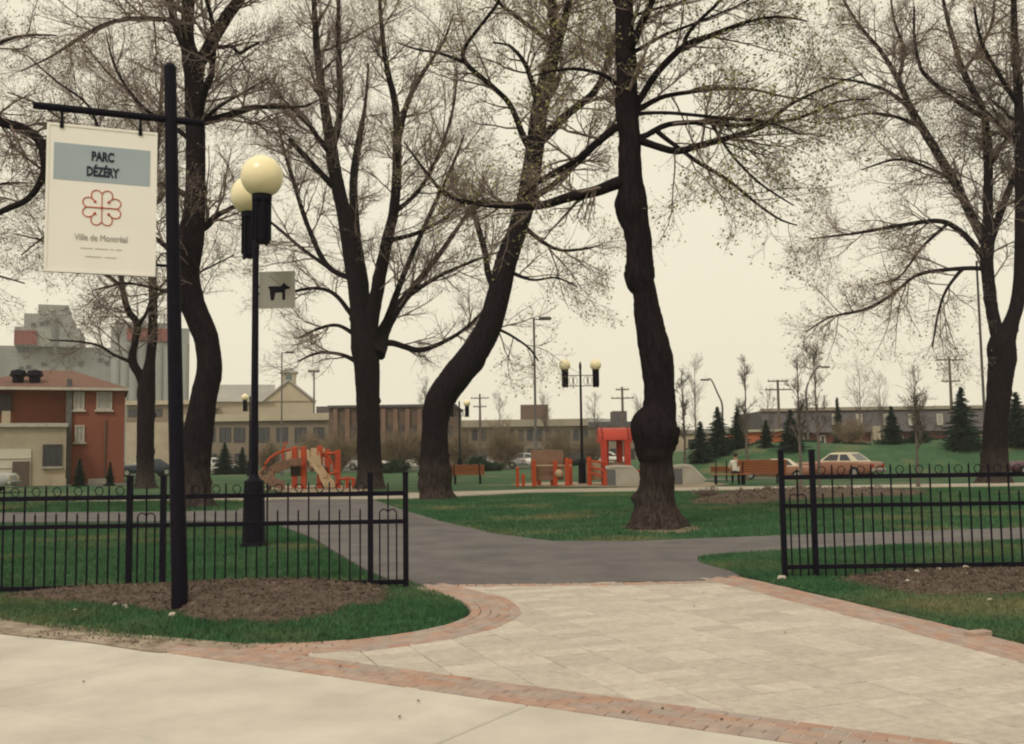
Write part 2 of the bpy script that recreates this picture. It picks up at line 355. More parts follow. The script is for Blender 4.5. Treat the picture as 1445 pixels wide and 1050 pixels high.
def blades(name, polys, holes, dens, hgt, wid, seed, m=BLADE, zf=lambda X: np.zeros(len(X)), label='', falloff=None):
    rs = np.random.RandomState(seed); pts = []
    for p in polys:
        p = np.asarray(p); lo, hi = p.min(0), p.max(0); n = int((hi - lo).prod() * dens)
        X = lo + rs.rand(n, 2) * (hi - lo); X = X[inside(p, X)]; pts.append(X)
    X = np.concatenate(pts)
    for h in holes: X = X[~inside(h, X)]
    keep = rs.rand(len(X)) < 0.55 + 0.45 * np.sin(X[:, 0] * 2.3 + 1.3 * np.sin(X[:, 1] * 1.7)) * np.sin(X[:, 1] * 2.9) + 0.2
    X = X[keep]; n = len(X); a = rs.rand(n) * 2 * np.pi; w = wid * (0.6 + 0.8 * rs.rand(n)); h = hgt * (0.5 + rs.rand(n))
    z = zf(X); dx, dy = np.cos(a) * w / 2, np.sin(a) * w / 2; b = rs.rand(n) * 2 * np.pi; le = h * 0.5 * rs.rand(n)
    V = np.empty((n, 3, 3)); V[:, 0] = np.c_[X[:, 0] - dx, X[:, 1] - dy, z - 0.004]; V[:, 1] = np.c_[X[:, 0] + dx, X[:, 1] + dy, z - 0.004]
    V[:, 2] = np.c_[X[:, 0] + le * np.cos(b), X[:, 1] + le * np.sin(b), z + h]
    o = link(name, mesh_np(name, V.reshape(-1, 3), np.arange(n * 3).reshape(n, 3)), m, kind='stuff')
    return tag(o, label, 'grass')

# ------------------------------------------------------------------ ground, paths, paving
_sm = lambda t: np.clip(t, 0, 1) ** 2 * (3 - 2 * np.clip(t, 0, 1))
def ground_z(x, y):
    x = np.asarray(x, float); y = np.asarray(y, float)
    dip = -0.42 * _sm((x - 5) / 6) * _sm((y - 50) / 8) * (1 - _sm((y - 68) / 4))
    up = 2.15 * _sm((y - 67.2) / 11.0) * (0.25 + 0.75 * _sm((x - 9) / 14)) * _sm((x - 3) / 6) * (0.9 + 0.1 * np.sin(x * 0.35 + 1)) * (1 - _sm((y - 100) / 15))
    return dip + up
berm_z = ground_z
S = 700
gx = np.concatenate([[-S, -200], np.linspace(0, 150, 101), [S]]); gy = np.concatenate([[-60, 20], np.linspace(48, 116, 69), [780]])
XX, YY = np.meshgrid(gx, gy); nx, ny = len(gx), len(gy)
V = np.c_[XX.ravel(), YY.ravel(), ground_z(XX, YY).ravel()]
ii = np.arange(nx * ny).reshape(ny, nx); F = np.stack([ii[:-1, :-1], ii[:-1, 1:], ii[1:, 1:], ii[1:, :-1]], -1).reshape(-1, 4)
tag(link('ground', mesh_np('ground', V, F, True), LAWN, kind='structure'), 'green lawn ground of the park', 'ground')

G = lambda x, y: np.array(tuple(at(x, y))[:2])
# sidewalk: straight back edge along the brick band
e0, e1 = G(225, 925), G(960, 1034); du = (e1 - e0) / np.linalg.norm(e1 - e0); dn = np.array([du[1], -du[0]])   # dn points to the street
if dn[1] > 0: dn = -dn
b0, b1 = G(400, 930), G(1100, 1021); BANDW = float(np.dot((b0 + b1) / 2 - e0, -dn)); BANDW = max(0.35, min(0.62, BANDW))
jt = float(np.dot(G(740, 1004) - e0, du))
walk = thing('sidewalk', 'pale concrete sidewalk along the brick band', 'sidewalk', (0, 0, 0)); walk['kind'] = 'structure'
del walk['category']
L, W = 3.2, 1.6
for i in range(-3, 4):
    for k in range(2):
        a0 = jt + i * L + 0.006; a1 = a0 + L - 0.012; n0 = k * W + (0.006 if k else 0); n1 = (k + 1) * W - 0.006
        P = [e0 + du * a + dn * n for a, n in ((a0, n0), (a1, n0), (a1, n1), (a0, n1))]
        mb = MB(); c = sum(P) / 4
        b = 0.008
        mb.add([(p[0] - c[0], p[1] - c[1], 0.0) for p in P] + [(p[0] - c[0], p[1] - c[1], 0.03 - b) for p in P]
               + [((p[0] - c[0]) * 0.993, (p[1] - c[1]) * 0.993, 0.03) for p in P],
               [(8, 9, 10, 11)] + [(j, (j + 1) % 4, 4 + (j + 1) % 4, 4 + j) for j in range(4)] + [(4 + j, 4 + (j + 1) % 4, 8 + (j + 1) % 4, 8 + j) for j in range(4)])
        mb.build('concrete_slab', CONC, walk, loc=(c[0], c[1], 0))
sheet('walk_bed', [e0 + du * a + dn * n for a, n in ((-8.5, -0.01), (13, -0.01), (13, 3.2), (-8.5, 3.2))], 0.012, SANDJ)
pc = e0 + dn * 3.2
sheet('street', [pc + du * -40, pc + du * 40, pc + du * 40 + dn * 9, pc + du * -40 + dn * 9], 0.005, ROAD)

bed_edge = [(335, 917), (430, 914), (520, 906), (600, 893), (645, 880), (658, 868), (650, 855), (622, 842), (590, 830)]
bed_out = [(345, 926), (436, 927), (535, 922), (628, 910), (700, 893), (742, 869), (712, 846), (650, 835), (600, 826)]
rb_out = [(1035, 811), (1080, 823), (1150, 840), (1250, 866), (1330, 886), (1445, 912), (1620, 955)]
rb_in = [(985, 826), (1035, 835), (1110, 854), (1250, 888), (1340, 913), (1445, 947), (1620, 1005)]
plaza_poly = gpoly([(436, 925), (535, 915), (620, 902), (675, 888), (700, 870), (680, 850), (640, 838), (600, 831), (800, 828), (1000, 823),
                    (1060, 829), (1150, 847), (1250, 876), (1445, 930), (1620, 980)] + [(1640, 1130), (1270, 1062), (900, 1012), (560, 970), (420, 945)])
plaza = thing('plaza_paving', 'cream paver entrance plaza between the two fences', 'paving', (0, 0, 0)); plaza['kind'] = 'structure'; del plaza['category']
sheet('paving_bed', plaza_poly, 0.012, SANDJ)
uu = np.array([0.36, -0.93]); uu /= np.linalg.norm(uu); vv = np.array([-uu[1], uu[0]])
PL, PWD = 0.40, 0.20
org = G(690, 895); cells = []
for i in range(-30, 31):
    for j in range(-45, 46):
        c = org + vv * (i + 0.5) * PL + uu * (j + 0.5) * PWD
        cells.append((c, i, j))
X = np.array([c[0] for c in cells]); ok = inside(plaza_poly, X)
cells = [c for c, k in zip(cells, ok) if k]
cells.sort(key=lambda c: c[0][1])
pm = MB().box((0, 0, 0.015), (PL - 0.007, PWD - 0.006, 0.03), bev=0.005).mesh('paver'); pm.materials.append(PAVER)
prs = random.Random(4); ang_p = math.atan2(vv[1], vv[0]); rest = MB()
def _vis(c): 
    d = Vector((c[0], c[1], 0)) - CAM; return -0.57 < d.x / max(d.y, .1) < 0.57 and d.y > 4.6
nind = 0
for c, i, j in cells:
    z = prs.uniform(-0.0025, 0.0025)
    if nind < 300 and _vis(c):
        o = link('paver', pm, None, plaza, (c[0], c[1], z), ang_p); nind += 1
        o.rotation_euler = (prs.uniform(-.006, .006), prs.uniform(-.006, .006), ang_p)
    else:
        rest.box((c[0], c[1], 0.015 + z), (PL - 0.007, PWD - 0.006, 0.03), rz=ang_p, bev=0.005)
if rest.v: rest.build('pavers_beyond', PAVER, plaza, kind='stuff')

bms = {}
def brick_mesh(l, w):
    k = (round(l, 2), round(w, 3))
    if k not in bms:
        bms[k] = MB().box((0, 0, 0.018), (k[0] - 0.006, k[1] - 0.006, 0.036), bev=0.006).mesh('brick'); bms[k].materials.append(BRICK)
    return bms[k]
def band(name, label, center, width, courses, blen=0.2, z=0.0, seed=1):
    t = thing(name, label, 'paving'); t['kind'] = 'structure'; del t['category']
    rs = random.Random(seed); C = np.asarray(center); cw = width / courses
    tang = np.gradient(C, axis=0); tang /= np.linalg.norm(tang, axis=1)[:, None]; nor = np.c_[-tang[:, 1], tang[:, 0]]
    lo = C + nor * (width / 2 + .01); hi = C - nor * (width / 2 + .01)
    sheet(name + '_bed', np.concatenate([lo, hi[::-1]]), 0.016, SANDJ)
    for k in range(courses):
        q = C + nor * ((k + 0.5) * cw - width / 2)
        seg = np.linalg.norm(np.diff(q, axis=0), axis=1); s = np.concatenate([[0], np.cumsum(seg)])
        pos = blen * (0.5 if k % 2 else 0.0) + blen / 2
        while pos < s[-1] - blen / 2:
            x = np.interp(pos, s, q[:, 0]); y = np.interp(pos, s, q[:, 1])
            tx = np.interp(pos, s, tang[:, 0]); ty = np.interp(pos, s, tang[:, 1])
            o = link('brick', brick_mesh(blen, cw), None, t, (x, y, z + rs.uniform(-.002, .003)))
            o.rotation_euler = (rs.uniform(-.012, .012), rs.uniform(-.012, .012), math.atan2(ty, tx) + rs.uniform(-.01, .01))
            pos += blen
    return t
def avg_line(a, b, per=10):
    return cat_rom([(G(*p) + G(*q)) / 2 for p, q in zip(a, b)], per)
lb = avg_line(bed_edge, bed_out)
band('brick_border', 'red brick border curving round the grass tip by the fence end', lb, 0.48, 5, seed=3)
rb = avg_line(rb_out, rb_in)
band('brick_border', 'red brick border along the grass beside the mulch bed', rb, 0.48, 5, seed=4)
bl = [e0 - dn * (BANDW / 2 + 0.004) + du * a for a in np.linspace(-4.5, 7.5, 60)]
band('brick_band', 'red brick band along the edge of the concrete sidewalk', bl, BANDW, 5, seed=5, z=0.001)
row = [G(x, y) for x, y in ((622, 831), (760, 829.5), (900, 827.5), (1020, 825))]
band('brick_row', 'single row of red bricks where plaza meets asphalt', cat_rom(row, 8), 0.2, 1, blen=0.1, seed=6)

asph_px = [(596, 829), (800, 826.5), (1000, 822), (1045, 816), (1030, 809), (1000, 801), (985, 794), (1000, 789), (1100, 781), (1445, 766), (1900, 752),
           (1900, 736), (1445, 747), (1100, 758), (900, 766), (780, 766), (700, 756), (620, 737), (570, 722), (545, 713), (525, 706),
           (385, 706), (350, 713), (335, 722), (200, 724), (0, 725), (-300, 729), (-300, 742), (0, 738), (200, 737), (330, 737), (390, 741), (440, 760), (477, 783), (515, 806), (560, 826), (580, 832)]
asph_poly = gpoly(asph_px)
sheet('asphalt_path', asph_poly, 0.033, ASPH, zb=0.0)
cl = [(-300, 709, 3), (0, 706, 3), (150, 704.5, 3), (380, 702, 4.5), (600, 700, 4), (740, 694, 2), (905, 691, 2.5), (1100, 689, 2), (1450, 684, 2), (1800, 680, 2)]
conc_poly = gpoly([(x, y - h) for x, y, h in cl] + [(x, y + h) for x, y, h in cl[::-1]])
sheet('concrete_path', conc_poly, 0.028, BEIGE, zb=0.0)
sand1 = gpoly([(365, 692), (400, 686), (470, 685), (520, 688), (528, 692), (500, 695), (420, 696)])
sand2 = gpoly([(720, 684), (770, 681), (900, 681), (1000, 681), (1030, 684), (1000, 687), (860, 687.5), (740, 687)])
sheet('play_sand', sand1, 0.02, SAND); sheet('play_sand', sand2, 0.02, SAND)
# roads behind
xs_ = np.linspace(6, 150, 97); ys_ = np.linspace(60.5, 67, 6); XX, YY = np.meshgrid(xs_, ys_)
V = np.c_[XX.ravel(), YY.ravel(), (ground_z(XX, YY) + 0.03).ravel()]; ii = np.arange(97 * 6).reshape(6, 97)
link('road', mesh_np('road', V, np.stack([ii[:-1, :-1], ii[:-1, 1:], ii[1:, 1:], ii[1:, :-1]], -1).reshape(-1, 4), True), ROAD, kind='structure')
sheet('parking_lot', [(-60, 91), (12, 91), (12, 104), (-60, 104)], 0.02, ROAD)
sheet('driveway', [(-42, 55.5), (-22, 55.5), (-22, 60), (-42, 60)], 0.02, ROAD)
# far hill
hp = []
for i in range(60):
    x = 40 + i * 9; hp.append((x, 19 + 4.5 * math.sin(i * 0.21 + 2.2) + 1.5 * math.sin(i * 0.63)))
mb = MB(); n = len(hp)
mb.add([(x, 600, -0.5) for x, z in hp] + [(x, 650, z) for x, z in hp] + [(x, 740, z * 0.9) for x, z in hp],
       [(i, i + 1, n + i + 1, n + i) for i in range(n - 1)] + [(n + i, n + i + 1, 2 * n + i + 1, 2 * n + i) for i in range(n - 1)])
tag(mb.build('far_hill', HILLM, kind='structure', smooth=True), 'low grey hill on the horizon', 'hill')

# planting beds by the fences
lbed_px = [(-260, 850), (0, 838), (200, 836), (400, 828), (560, 824), (590, 829), (622, 842), (650, 855), (658, 868), (645, 880), (600, 893), (520, 906), (430, 914), (300, 915), (150, 906), (0, 882), (-260, 850)][:-1]
lbed = cat_rom([G(*p) for p in lbed_px], 6, closed=True)
rbed_px = [(985, 794), (1000, 789), (1100, 781), (1445, 766), (1800, 755), (1900, 990), (1620, 952), (1445, 911), (1330, 885), (1250, 865), (1150, 840), (1080, 823), (1030, 809), (1000, 801)]
rbed = cat_rom([G(*p) for p in rbed_px], 6, closed=True)
# soil strip at left edge where the border is buried
dirt_px = [(-260, 850), (-100, 868), (0, 880), (100, 895), (180, 905), (300, 913), (370, 917), (330, 924), (260, 918), (225, 927), (120, 912), (0, 900), (-120, 884), (-260, 866)]
V, F = dome(cat_rom([G(*p) for p in dirt_px], 4, True), 0.036, 0.012, 0.004, 3, 5)
tag(link('dirt_strip', mesh_np('dirt_strip', V, F, True), DIRT, kind='structure'), 'trodden dirt edge of the sidewalk', 'dirt')
V, F = dome(lbed, 0.02, 0.05, 0.003, 5); tag(link('grass_bed', mesh_np('grass_bed', V, F, True), LAWN, kind='structure'), 'grass bed under the fence with the sign', 'bed')
sheet('grass_verge', rbed, 0.04, LAWN, zb=0.0)
lm_px = [(20, 846), (150, 841), (330, 833), (470, 829), (545, 836), (556, 852), (520, 870), (450, 886), (360, 892), (290, 890), (225, 874), (120, 862), (20, 856)]
def ragged(p, a, seed):
    rs = np.random.RandomState(seed); c = p.mean(0); n = len(p); t = np.arange(n) * 2 * np.pi / n
    k = 1 + a * (np.sin(5 * t + rs.rand() * 6) + 0.8 * np.sin(11 * t + rs.rand() * 6) + 0.7 * np.sin(17 * t + rs.rand() * 6) + 0.5 * rs.randn(n))
    return c + (p - c) * k[:, None]
lmul = ragged(cat_rom([G(*p) for p in lm_px], 6, True), 0.035, 1)
rm_px = [(1180, 822), (1240, 814), (1340, 810), (1480, 808), (1650, 806), (1700, 840), (1480, 848), (1380, 849), (1290, 845), (1210, 834)]
rmul = ragged(cat_rom([G(*p) for p in rm_px], 6, True), 0.02, 2)
cm_px = [(975, 706), (1010, 700), (1060, 696), (1130, 694), (1300, 693), (1300, 699), (1150, 705), (1080, 711), (1010, 713), (980, 711)]
cmul = ragged(cat_rom([G(*p) for p in cm_px], 6, True), 0.02, 3)
for nm, p, h, zb, s, lab in (('mulch_bed', lmul, 0.16, 0.045, 1, 'dark mulch heap at the foot of the sign post'),
                             ('mulch_bed', rmul, 0.10, 0.036, 2, 'dark mulch bed in front of the iron fence by the verge'),
                             ('mulch_bed', cmul, 0.22, 0.0, 3, 'brown mulch bed with bare shrubs on the far lawn')):
    V, F = dome(p, zb, h, 0.012, s, 22); tag(link(nm, mesh_np(nm, V, F, True), MULCH, kind='structure'), lab, 'mulch')
    rs = np.random.RandomState(s); lo, hi = p.min(0), p.max(0); n = 9000 if s < 3 else 3000
    X = lo + rs.rand(n, 2) * (hi - lo); X = X[inside(p, X)]; n = len(X); c = p.mean(0)
    # height along the mound
    A = np.arctan2(*(X - c).T[::-1]); Ap = np.arctan2(*(p - c).T[::-1]); o_ = np.argsort(Ap)
    rad = np.interp(A, Ap[o_], np.linalg.norm(p - c, axis=1)[o_], period=2 * np.pi); ss = np.clip(np.linalg.norm(X - c, axis=1) / rad, 0, 1)
    z = zb + h * (1 - ss ** 3); sz = (0.012 if s < 3 else 0.03) * (0.5 + rs.rand(n))[:, None]
    d1 = rs.randn(n, 3); d2 = rs.randn(n, 3); d1 /= np.linalg.norm(d1, axis=1)[:, None]; d2 /= np.linalg.norm(d2, axis=1)[:, None]
    B = np.c_[X, z + 0.008]; Vc = np.stack([B - d1 * sz * 1.6 - d2 * sz * .5, B + d1 * sz * 1.6 - d2 * sz * .5, B + d1 * sz * 1.6 + d2 * sz * .5, B - d1 * sz * 1.6 + d2 * sz * .5], 1)
    tag(link('mulch_chips', mesh_np('mulch_chips', Vc.reshape(-1, 3), np.arange(n * 4).reshape(n, 4)), CHIP, kind='stuff'), 'loose chips on the ' + lab, 'mulch')

V, F = dome(ragged(cat_rom([G(*p) for p in ((880, 744), (905, 739), (950, 739), (985, 743), (990, 748), (960, 752), (915, 752), (885, 749))], 6, True), 0.05, 7), 0.004, 0.05, 0.006, 9, 6)
tag(link('bare_earth', mesh_np('bare_earth', V, F, True), EARTH, kind='structure'), 'bare earth at the foot of the knobby trunk', 'dirt')
# grass blades
l_lawn = gpoly([(-60, 742), (0, 740), (200, 739), (330, 739), (390, 743), (440, 762), (477, 785), (515, 808), (560, 827), (400, 828), (200, 836), (0, 838), (-60, 842)])
lobe = gpoly([(-60, 710), (300, 708), (360, 709), (335, 720), (200, 722), (-60, 725)])
c_lawn = gpoly([(530, 706), (600, 705), (760, 697), (905, 695), (1100, 692), (1500, 687), (1500, 744), (1445, 745), (1100, 756), (900, 764), (780, 764), (700, 754), (620, 735), (570, 720)])
def bed_z(X):
    c = lbed.mean(0); A = np.arctan2(*(X - c).T[::-1]); Ap = np.arctan2(*(lbed - c).T[::-1]); o_ = np.argsort(Ap)
    rad = np.interp(A, Ap[o_], np.linalg.norm(lbed - c, axis=1)[o_], period=2 * np.pi); s = np.clip(np.linalg.norm(X - c, axis=1) / rad, 0, 1)
    return 0.02 + 0.05 * (1 - s ** 3)
shr = lambda p, f: p.mean(0) + (p - p.mean(0)) * f
blades('bed_grass', [lbed], [shr(lmul, 0.9)], 6500, 0.036, 0.012, 11, zf=bed_z, label='short grass round the mulch heap under the sign')
blades('verge_grass', [np.clip(rbed, -99, [8.5, 99])], [shr(rmul, 0.9)], 4200, 0.036, 0.013, 12, zf=lambda X: np.full(len(X), 0.04), label='short grass on the verge along the brick border')
blades('lawn_grass', [l_lawn], [], 2100, 0.045, 0.016, 13, label='short lawn grass seen through the fence pickets')
blades('lawn_grass', [lobe], [], 260, 0.09, 0.03, 14, label='strip of lawn grass round the trunks beyond the fence')
blades('lawn_grass', [c_lawn], [shr(cmul, 0.9)], 420, 0.055, 0.03, 15, label='open lawn grass round the knobby trunk')

# ------------------------------------------------------------------ trees
def tubes(P, R, n):
    P = np.asarray(P, float); R = np.asarray(R, float); N, K = P.shape[:2]
    T = np.gradient(P, axis=1); T /= np.linalg.norm(T, axis=2, keepdims=True) + 1e-9
    m = P[:, -1] - P[:, 0]; m /= np.linalg.norm(m, axis=1, keepdims=True) + 1e-9
    ref = np.where(np.abs(m[:, 2:3]) < 0.8, np.array([[0, 0, 1.0]]), np.array([[1.0, 0, 0]]))[:, None, :]
    U = np.cross(T, np.broadcast_to(ref, T.shape)); U /= np.linalg.norm(U, axis=2, keepdims=True) + 1e-9
    W = np.cross(T, U); a = 2 * np.pi * np.arange(n) / n
    V = P[:, :, None] + R[:, :, None, None] * (np.cos(a)[None, None, :, None] * U[:, :, None] + np.sin(a)[None, None, :, None] * W[:, :, None])
    base = (np.arange(N) * K * n)[:, None, None] + (np.arange(K - 1) * n)[None, :, None]; j = np.arange(n)[None, None]; j2 = (np.arange(n) + 1)[None, None] % n
    F = np.stack(np.broadcast_arrays(base + j, base + j2, base + n + j2, base + n + j), -1).reshape(-1, 4)
    return V.reshape(-1, 3), F

def grow(rs, PP, PR, n, t0, t1, l0, l1, ang, K, wig, trop, rr, rmin, tip=0.3, asd=12):
    N, Kp = PP.shape[:2]; idx = np.repeat(np.arange(N), n); M = len(idx)
    t = rs.uniform(t0, t1, M); f = t * (Kp - 1); i = np.minimum(f.astype(int), Kp - 2); w = (f - i)[:, None]
    A, B = PP[idx, i], PP[idx, i + 1]; base = A + (B - A) * w; tan = B - A; tan /= np.linalg.norm(tan, axis=1)[:, None] + 1e-9
    r0 = PR[idx, i] * (1 - w[:, 0]) + PR[idx, i + 1] * w[:, 0]
    q = rs.randn(M, 3); q -= (q * tan).sum(1)[:, None] * tan; q /= np.linalg.norm(q, axis=1)[:, None] + 1e-9
    th = np.radians(rs.normal(ang, asd, M))[:, None]; d = tan * np.cos(th) + q * np.sin(th)
    Ls = rs.uniform(l0, l1, M) * (1.1 - 0.5 * t); st = (Ls / (K - 1))[:, None]
    P = np.empty((M, K, 3)); P[:, 0] = base
    for k in range(1, K):
        d = d + wig * rs.randn(M, 3); d[:, 2] += trop; d /= np.linalg.norm(d, axis=1)[:, None]
        P[:, k] = P[:, k - 1] + d * st
    R = np.clip(r0 * rr, rmin, None)[:, None] * np.linspace(1, tip, K)[None]
    return P, R

def resample(P, R, step=None, K=None):
    s = np.concatenate([[0], np.cumsum(np.linalg.norm(np.diff(P, axis=0), axis=1))])
    if K is None: K = max(4, int(s[-1] / step) + 1)
    u = np.linspace(0, s[-1], K)
    return np.c_[[np.interp(u, s, P[:, k]) for k in range(3)]].T, np.interp(u, s, R), s[-1]

def stem(rs, P, R, sides, rough, flare=0.0, name='trunk', step=0.12, knots=0):
    P, R, Ln = resample(P, R, step); K = len(P)
    T = np.gradient(P, axis=0); T /= np.linalg.norm(T, axis=1)[:, None] + 1e-9
    m = P[-1] - P[0]; ref = np.array([1.0, 0, 0]) if abs(m[2]) > 0.6 * np.linalg.norm(m) else np.array([0, 0, 1.0])
    U = np.cross(T, ref); U /= np.linalg.norm(U, axis=1)[:, None] + 1e-9; W = np.cross(T, U)
    a = 2 * np.pi * np.arange(sides) / sides; h = np.linspace(0, Ln, K)[:, None]; ph = rs.rand(10) * 6.28
    nz = (0.5 * np.sin(2 * a[None] + 1.3 * h + ph[0]) + 0.45 * np.sin(3 * a[None] - 2.1 * h + ph[1]) + 0.35 * np.sin(5 * a[None] + 3.7 * h + ph[2])
          + 0.3 * np.sin(4.3 * h + ph[3]) + 0.55 * np.sin(13 * a[None] + 2.5 * np.sin(1.1 * h + ph[4])) + 0.3 * np.sin(21 * a[None] + 3 * np.sin(1.9 * h + ph[8])) + 0.35 * np.sin(7 * a[None] + 8 * h + ph[5]) + 0.4 * rs.randn(K, sides))
    rad = R[:, None] * (1 + rough * nz)
    for _ in range(knots):
        h0, a0, w_ = rs.uniform(0.5, Ln * 0.9), rs.rand() * 6.283, rs.uniform(0.07, 0.2)
        da = np.angle(np.exp(1j * (a[None] - a0))); rad = rad + R[:, None] * rs.uniform(0.08, 0.24) * np.exp(-((h - h0) / w_) ** 2 - (da / rs.uniform(0.25, 0.6)) ** 2)
    if flare:
        rad = rad + R[:, None] * flare * np.exp(-h / 0.28) * (0.55 + 0.45 * np.cos(5 * a[None] + ph[6]) + 0.25 * np.cos(3 * a[None] + ph[7]))
    V = P[:, None] + rad[..., None] * (np.cos(a)[None, :, None] * U[:, None] + np.sin(a)[None, :, None] * W[:, None])
    b = (np.arange(K - 1) * sides)[:, None]; j = np.arange(sides)[None]; j2 = (j + 1) % sides
    F = np.stack(np.broadcast_arrays(b + j, b + j2, b + sides + j2, b + sides + j), -1).reshape(-1, 4)
    V = np.concatenate([V.reshape(-1, 3), [P[-1]]]); tipi = len(V) - 1
    F3 = np.stack([(K - 1) * sides + np.arange(sides), (K - 1) * sides + (np.arange(sides) + 1) % sides, np.full(sides, tipi)], -1)
    return mesh_np(name, V, [F, F3], True)

def to_px(P):
    d = np.asarray(P) - np.array(CAM); f = d @ np.array(FWD)
    return np.c_[PW / 2 + FPX * (d @ np.array(RIGHT)) / f, PH / 2 - FPX * (d @ np.array(UP)) / f]
def trace(pts, Y, slope=0.0, per=6):
    q = cat_rom([(x, y, w) for x, y, w in pts], per); out = []; rad = []; run = 0.0; last = None
    for x, y, w in q:
        p0 = on(x, y, Y)
        if last is not None: run += (p0 - last).length
        last = p0; Yd = Y + slope * run; p = on(x, y, Yd); out.append(tuple(p)); rad.append(max(w, 1.0) / 2 * Yd / FPX)
    return np.array(out), np.array(rad)

def leaf_quads(rs, C, size, n):
    """n small folded leaves round every point of C."""
    C = np.repeat(C, n, axis=0); M = len(C); C = C + rs.randn(M, 3) * size * 0.9
    a = rs.randn(M, 3); a /= np.linalg.norm(a, axis=1)[:, None]; b = np.cross(a, rs.randn(M, 3)); b /= np.linalg.norm(b, axis=1)[:, None] + 1e-9
    s = size * (0.5 + rs.rand(M))[:, None]
    V = np.stack([C - a * s * .5, C + b * s * .35, C + a * s * .5, C - b * s * .35], 1).reshape(-1, 3)
    return V, np.arange(M * 4).reshape(M, 4)

def big_tree(label, base_px, trunk, limbs, seed, leafm, leaf_n, leaf_s, twig_r, dens=1.0, flare=0.35, up=0.05, rough=0.05, extra=4, lens=(1.0, 1.0), fine=1.0, trop3=0.0, zb=0.0, knots=10):
    rs = np.random.RandomState(seed); Bp = at(*base_px); Y = Bp.y
    t = thing('maple_tree', label, 'tree', (Bp.x, Bp.y, zb), group=None); O = np.array((Bp.x, Bp.y, zb))
    P, R = trace(trunk, Y); P[0, 2] = min(P[0, 2], zb - 0.05)
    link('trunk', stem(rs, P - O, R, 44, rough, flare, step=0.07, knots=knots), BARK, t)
    srcs = []; P_, R_, L_ = resample(P, R, K=24)
    ts = 12; srcs.append((P_[ts:], R_[ts:], L_ * 0.5))
    stems_ = [P]
    for lm in limbs:
        sl = rs.uniform(-0.55, 0.55); best = (1e9, Y)
        for Q in stems_:                  # start at the depth of the wood it springs from
            e_ = np.hypot(*(to_px(Q) - np.array(lm[0][:2])).T); i_ = int(e_.argmin())
            if e_[i_] < best[0]: best = (e_[i_], float(Q[i_, 1]))
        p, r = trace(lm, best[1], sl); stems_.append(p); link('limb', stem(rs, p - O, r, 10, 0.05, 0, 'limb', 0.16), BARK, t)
        P_, R_, L_ = resample(p, r, K=24); srcs.append((P_, R_, L_))
    # limbs to front and back that the picture foreshortens
    top = srcs[0]; hz = P[-1, 2]
    for k in range(extra):
        i = rs.randint(2, len(top[0]) - 2); d = np.array([rs.uniform(-.5, .5), rs.choice([-1, 1]) * rs.uniform(.5, 1), rs.uniform(.5, 1.0)]); d /= np.linalg.norm(d)
        q = [top[0][i]]
        Lk = rs.uniform(2.5, 4.5) * lens[0]
        for s in range(10):
            d = d + 0.14 * rs.randn(3); d /= np.linalg.norm(d); q.append(q[-1] + d * Lk / 10)
        q = np.array(q); r = np.linspace(0.45, 0.1, 11) * top[1][i]
        link('limb', stem(rs, q - O, r, 8, 0.05, 0, 'limb', 0.2), BARK, t); P_, R_, L_ = resample(q, r, K=24); srcs.append((P_, R_, L_))
    n1 = [max(3, int(round(s[2] * 2.6 * dens))) for s in srcs]
    PP = [np.resize(s[0], (24, 3)) if len(s[0]) == 24 else np.c_[[np.interp(np.linspace(0, 1, 24), np.linspace(0, 1, len(s[0])), s[0][:, k]) for k in range(3)]].T for s in srcs]
    RR = [s[1] if len(s[1]) == 24 else np.interp(np.linspace(0, 1, 24), np.linspace(0, 1, len(s[1])), s[1]) for s in srcs]
    PP, RR = np.array(PP), np.array(RR)
    l0 = lens[0]; l1 = lens[1]
    A, Ra = grow(rs, PP, np.minimum(RR, 0.09), n1, 0.12, 1.0, 0.9 * l0, 2.4 * l0, 42, 9, 0.13, up, 0.45, twig_r * 1.6)
    B, Rb = grow(rs, A, Ra, 8, 0.12, 1.0, 0.5 * l1, 1.15 * l1, 42, 6, 0.16, up * 0.7, 0.6, twig_r * 1.2)
    n3 = int(round(7 * fine)); C, Rc = grow(rs, B, Rb, n3, 0.15, 1.0, 0.2 * l1, 0.55 * l1, 45, 4, 0.2, trop3 + up, 0.7, twig_r, 0.5)
    Vs, Fs = [], []; k = 0
    for Pq, Rq, ns in ((A, Ra, 5), (B, Rb, 4), (C, Rc, 3)):
        v, f = tubes(Pq - O, Rq, ns); Vs.append(v); Fs.append(f + k); k += len(v)
    cr = link('crown', mesh_np('crown', np.concatenate(Vs), Fs, True), TWIG, t, kind='stuff')
    tips = np.concatenate([C[:, -1], C[::2, 2], B[:, -1]]) - O
    if leaf_n:
        v, f = leaf_quads(rs, tips[rs.rand(len(tips)) < min(1, leaf_n)], leaf_s, max(1, int(leaf_n)))
        link('leaves', mesh_np('leaves', v, f), leafm, cr, kind='stuff')
    return t

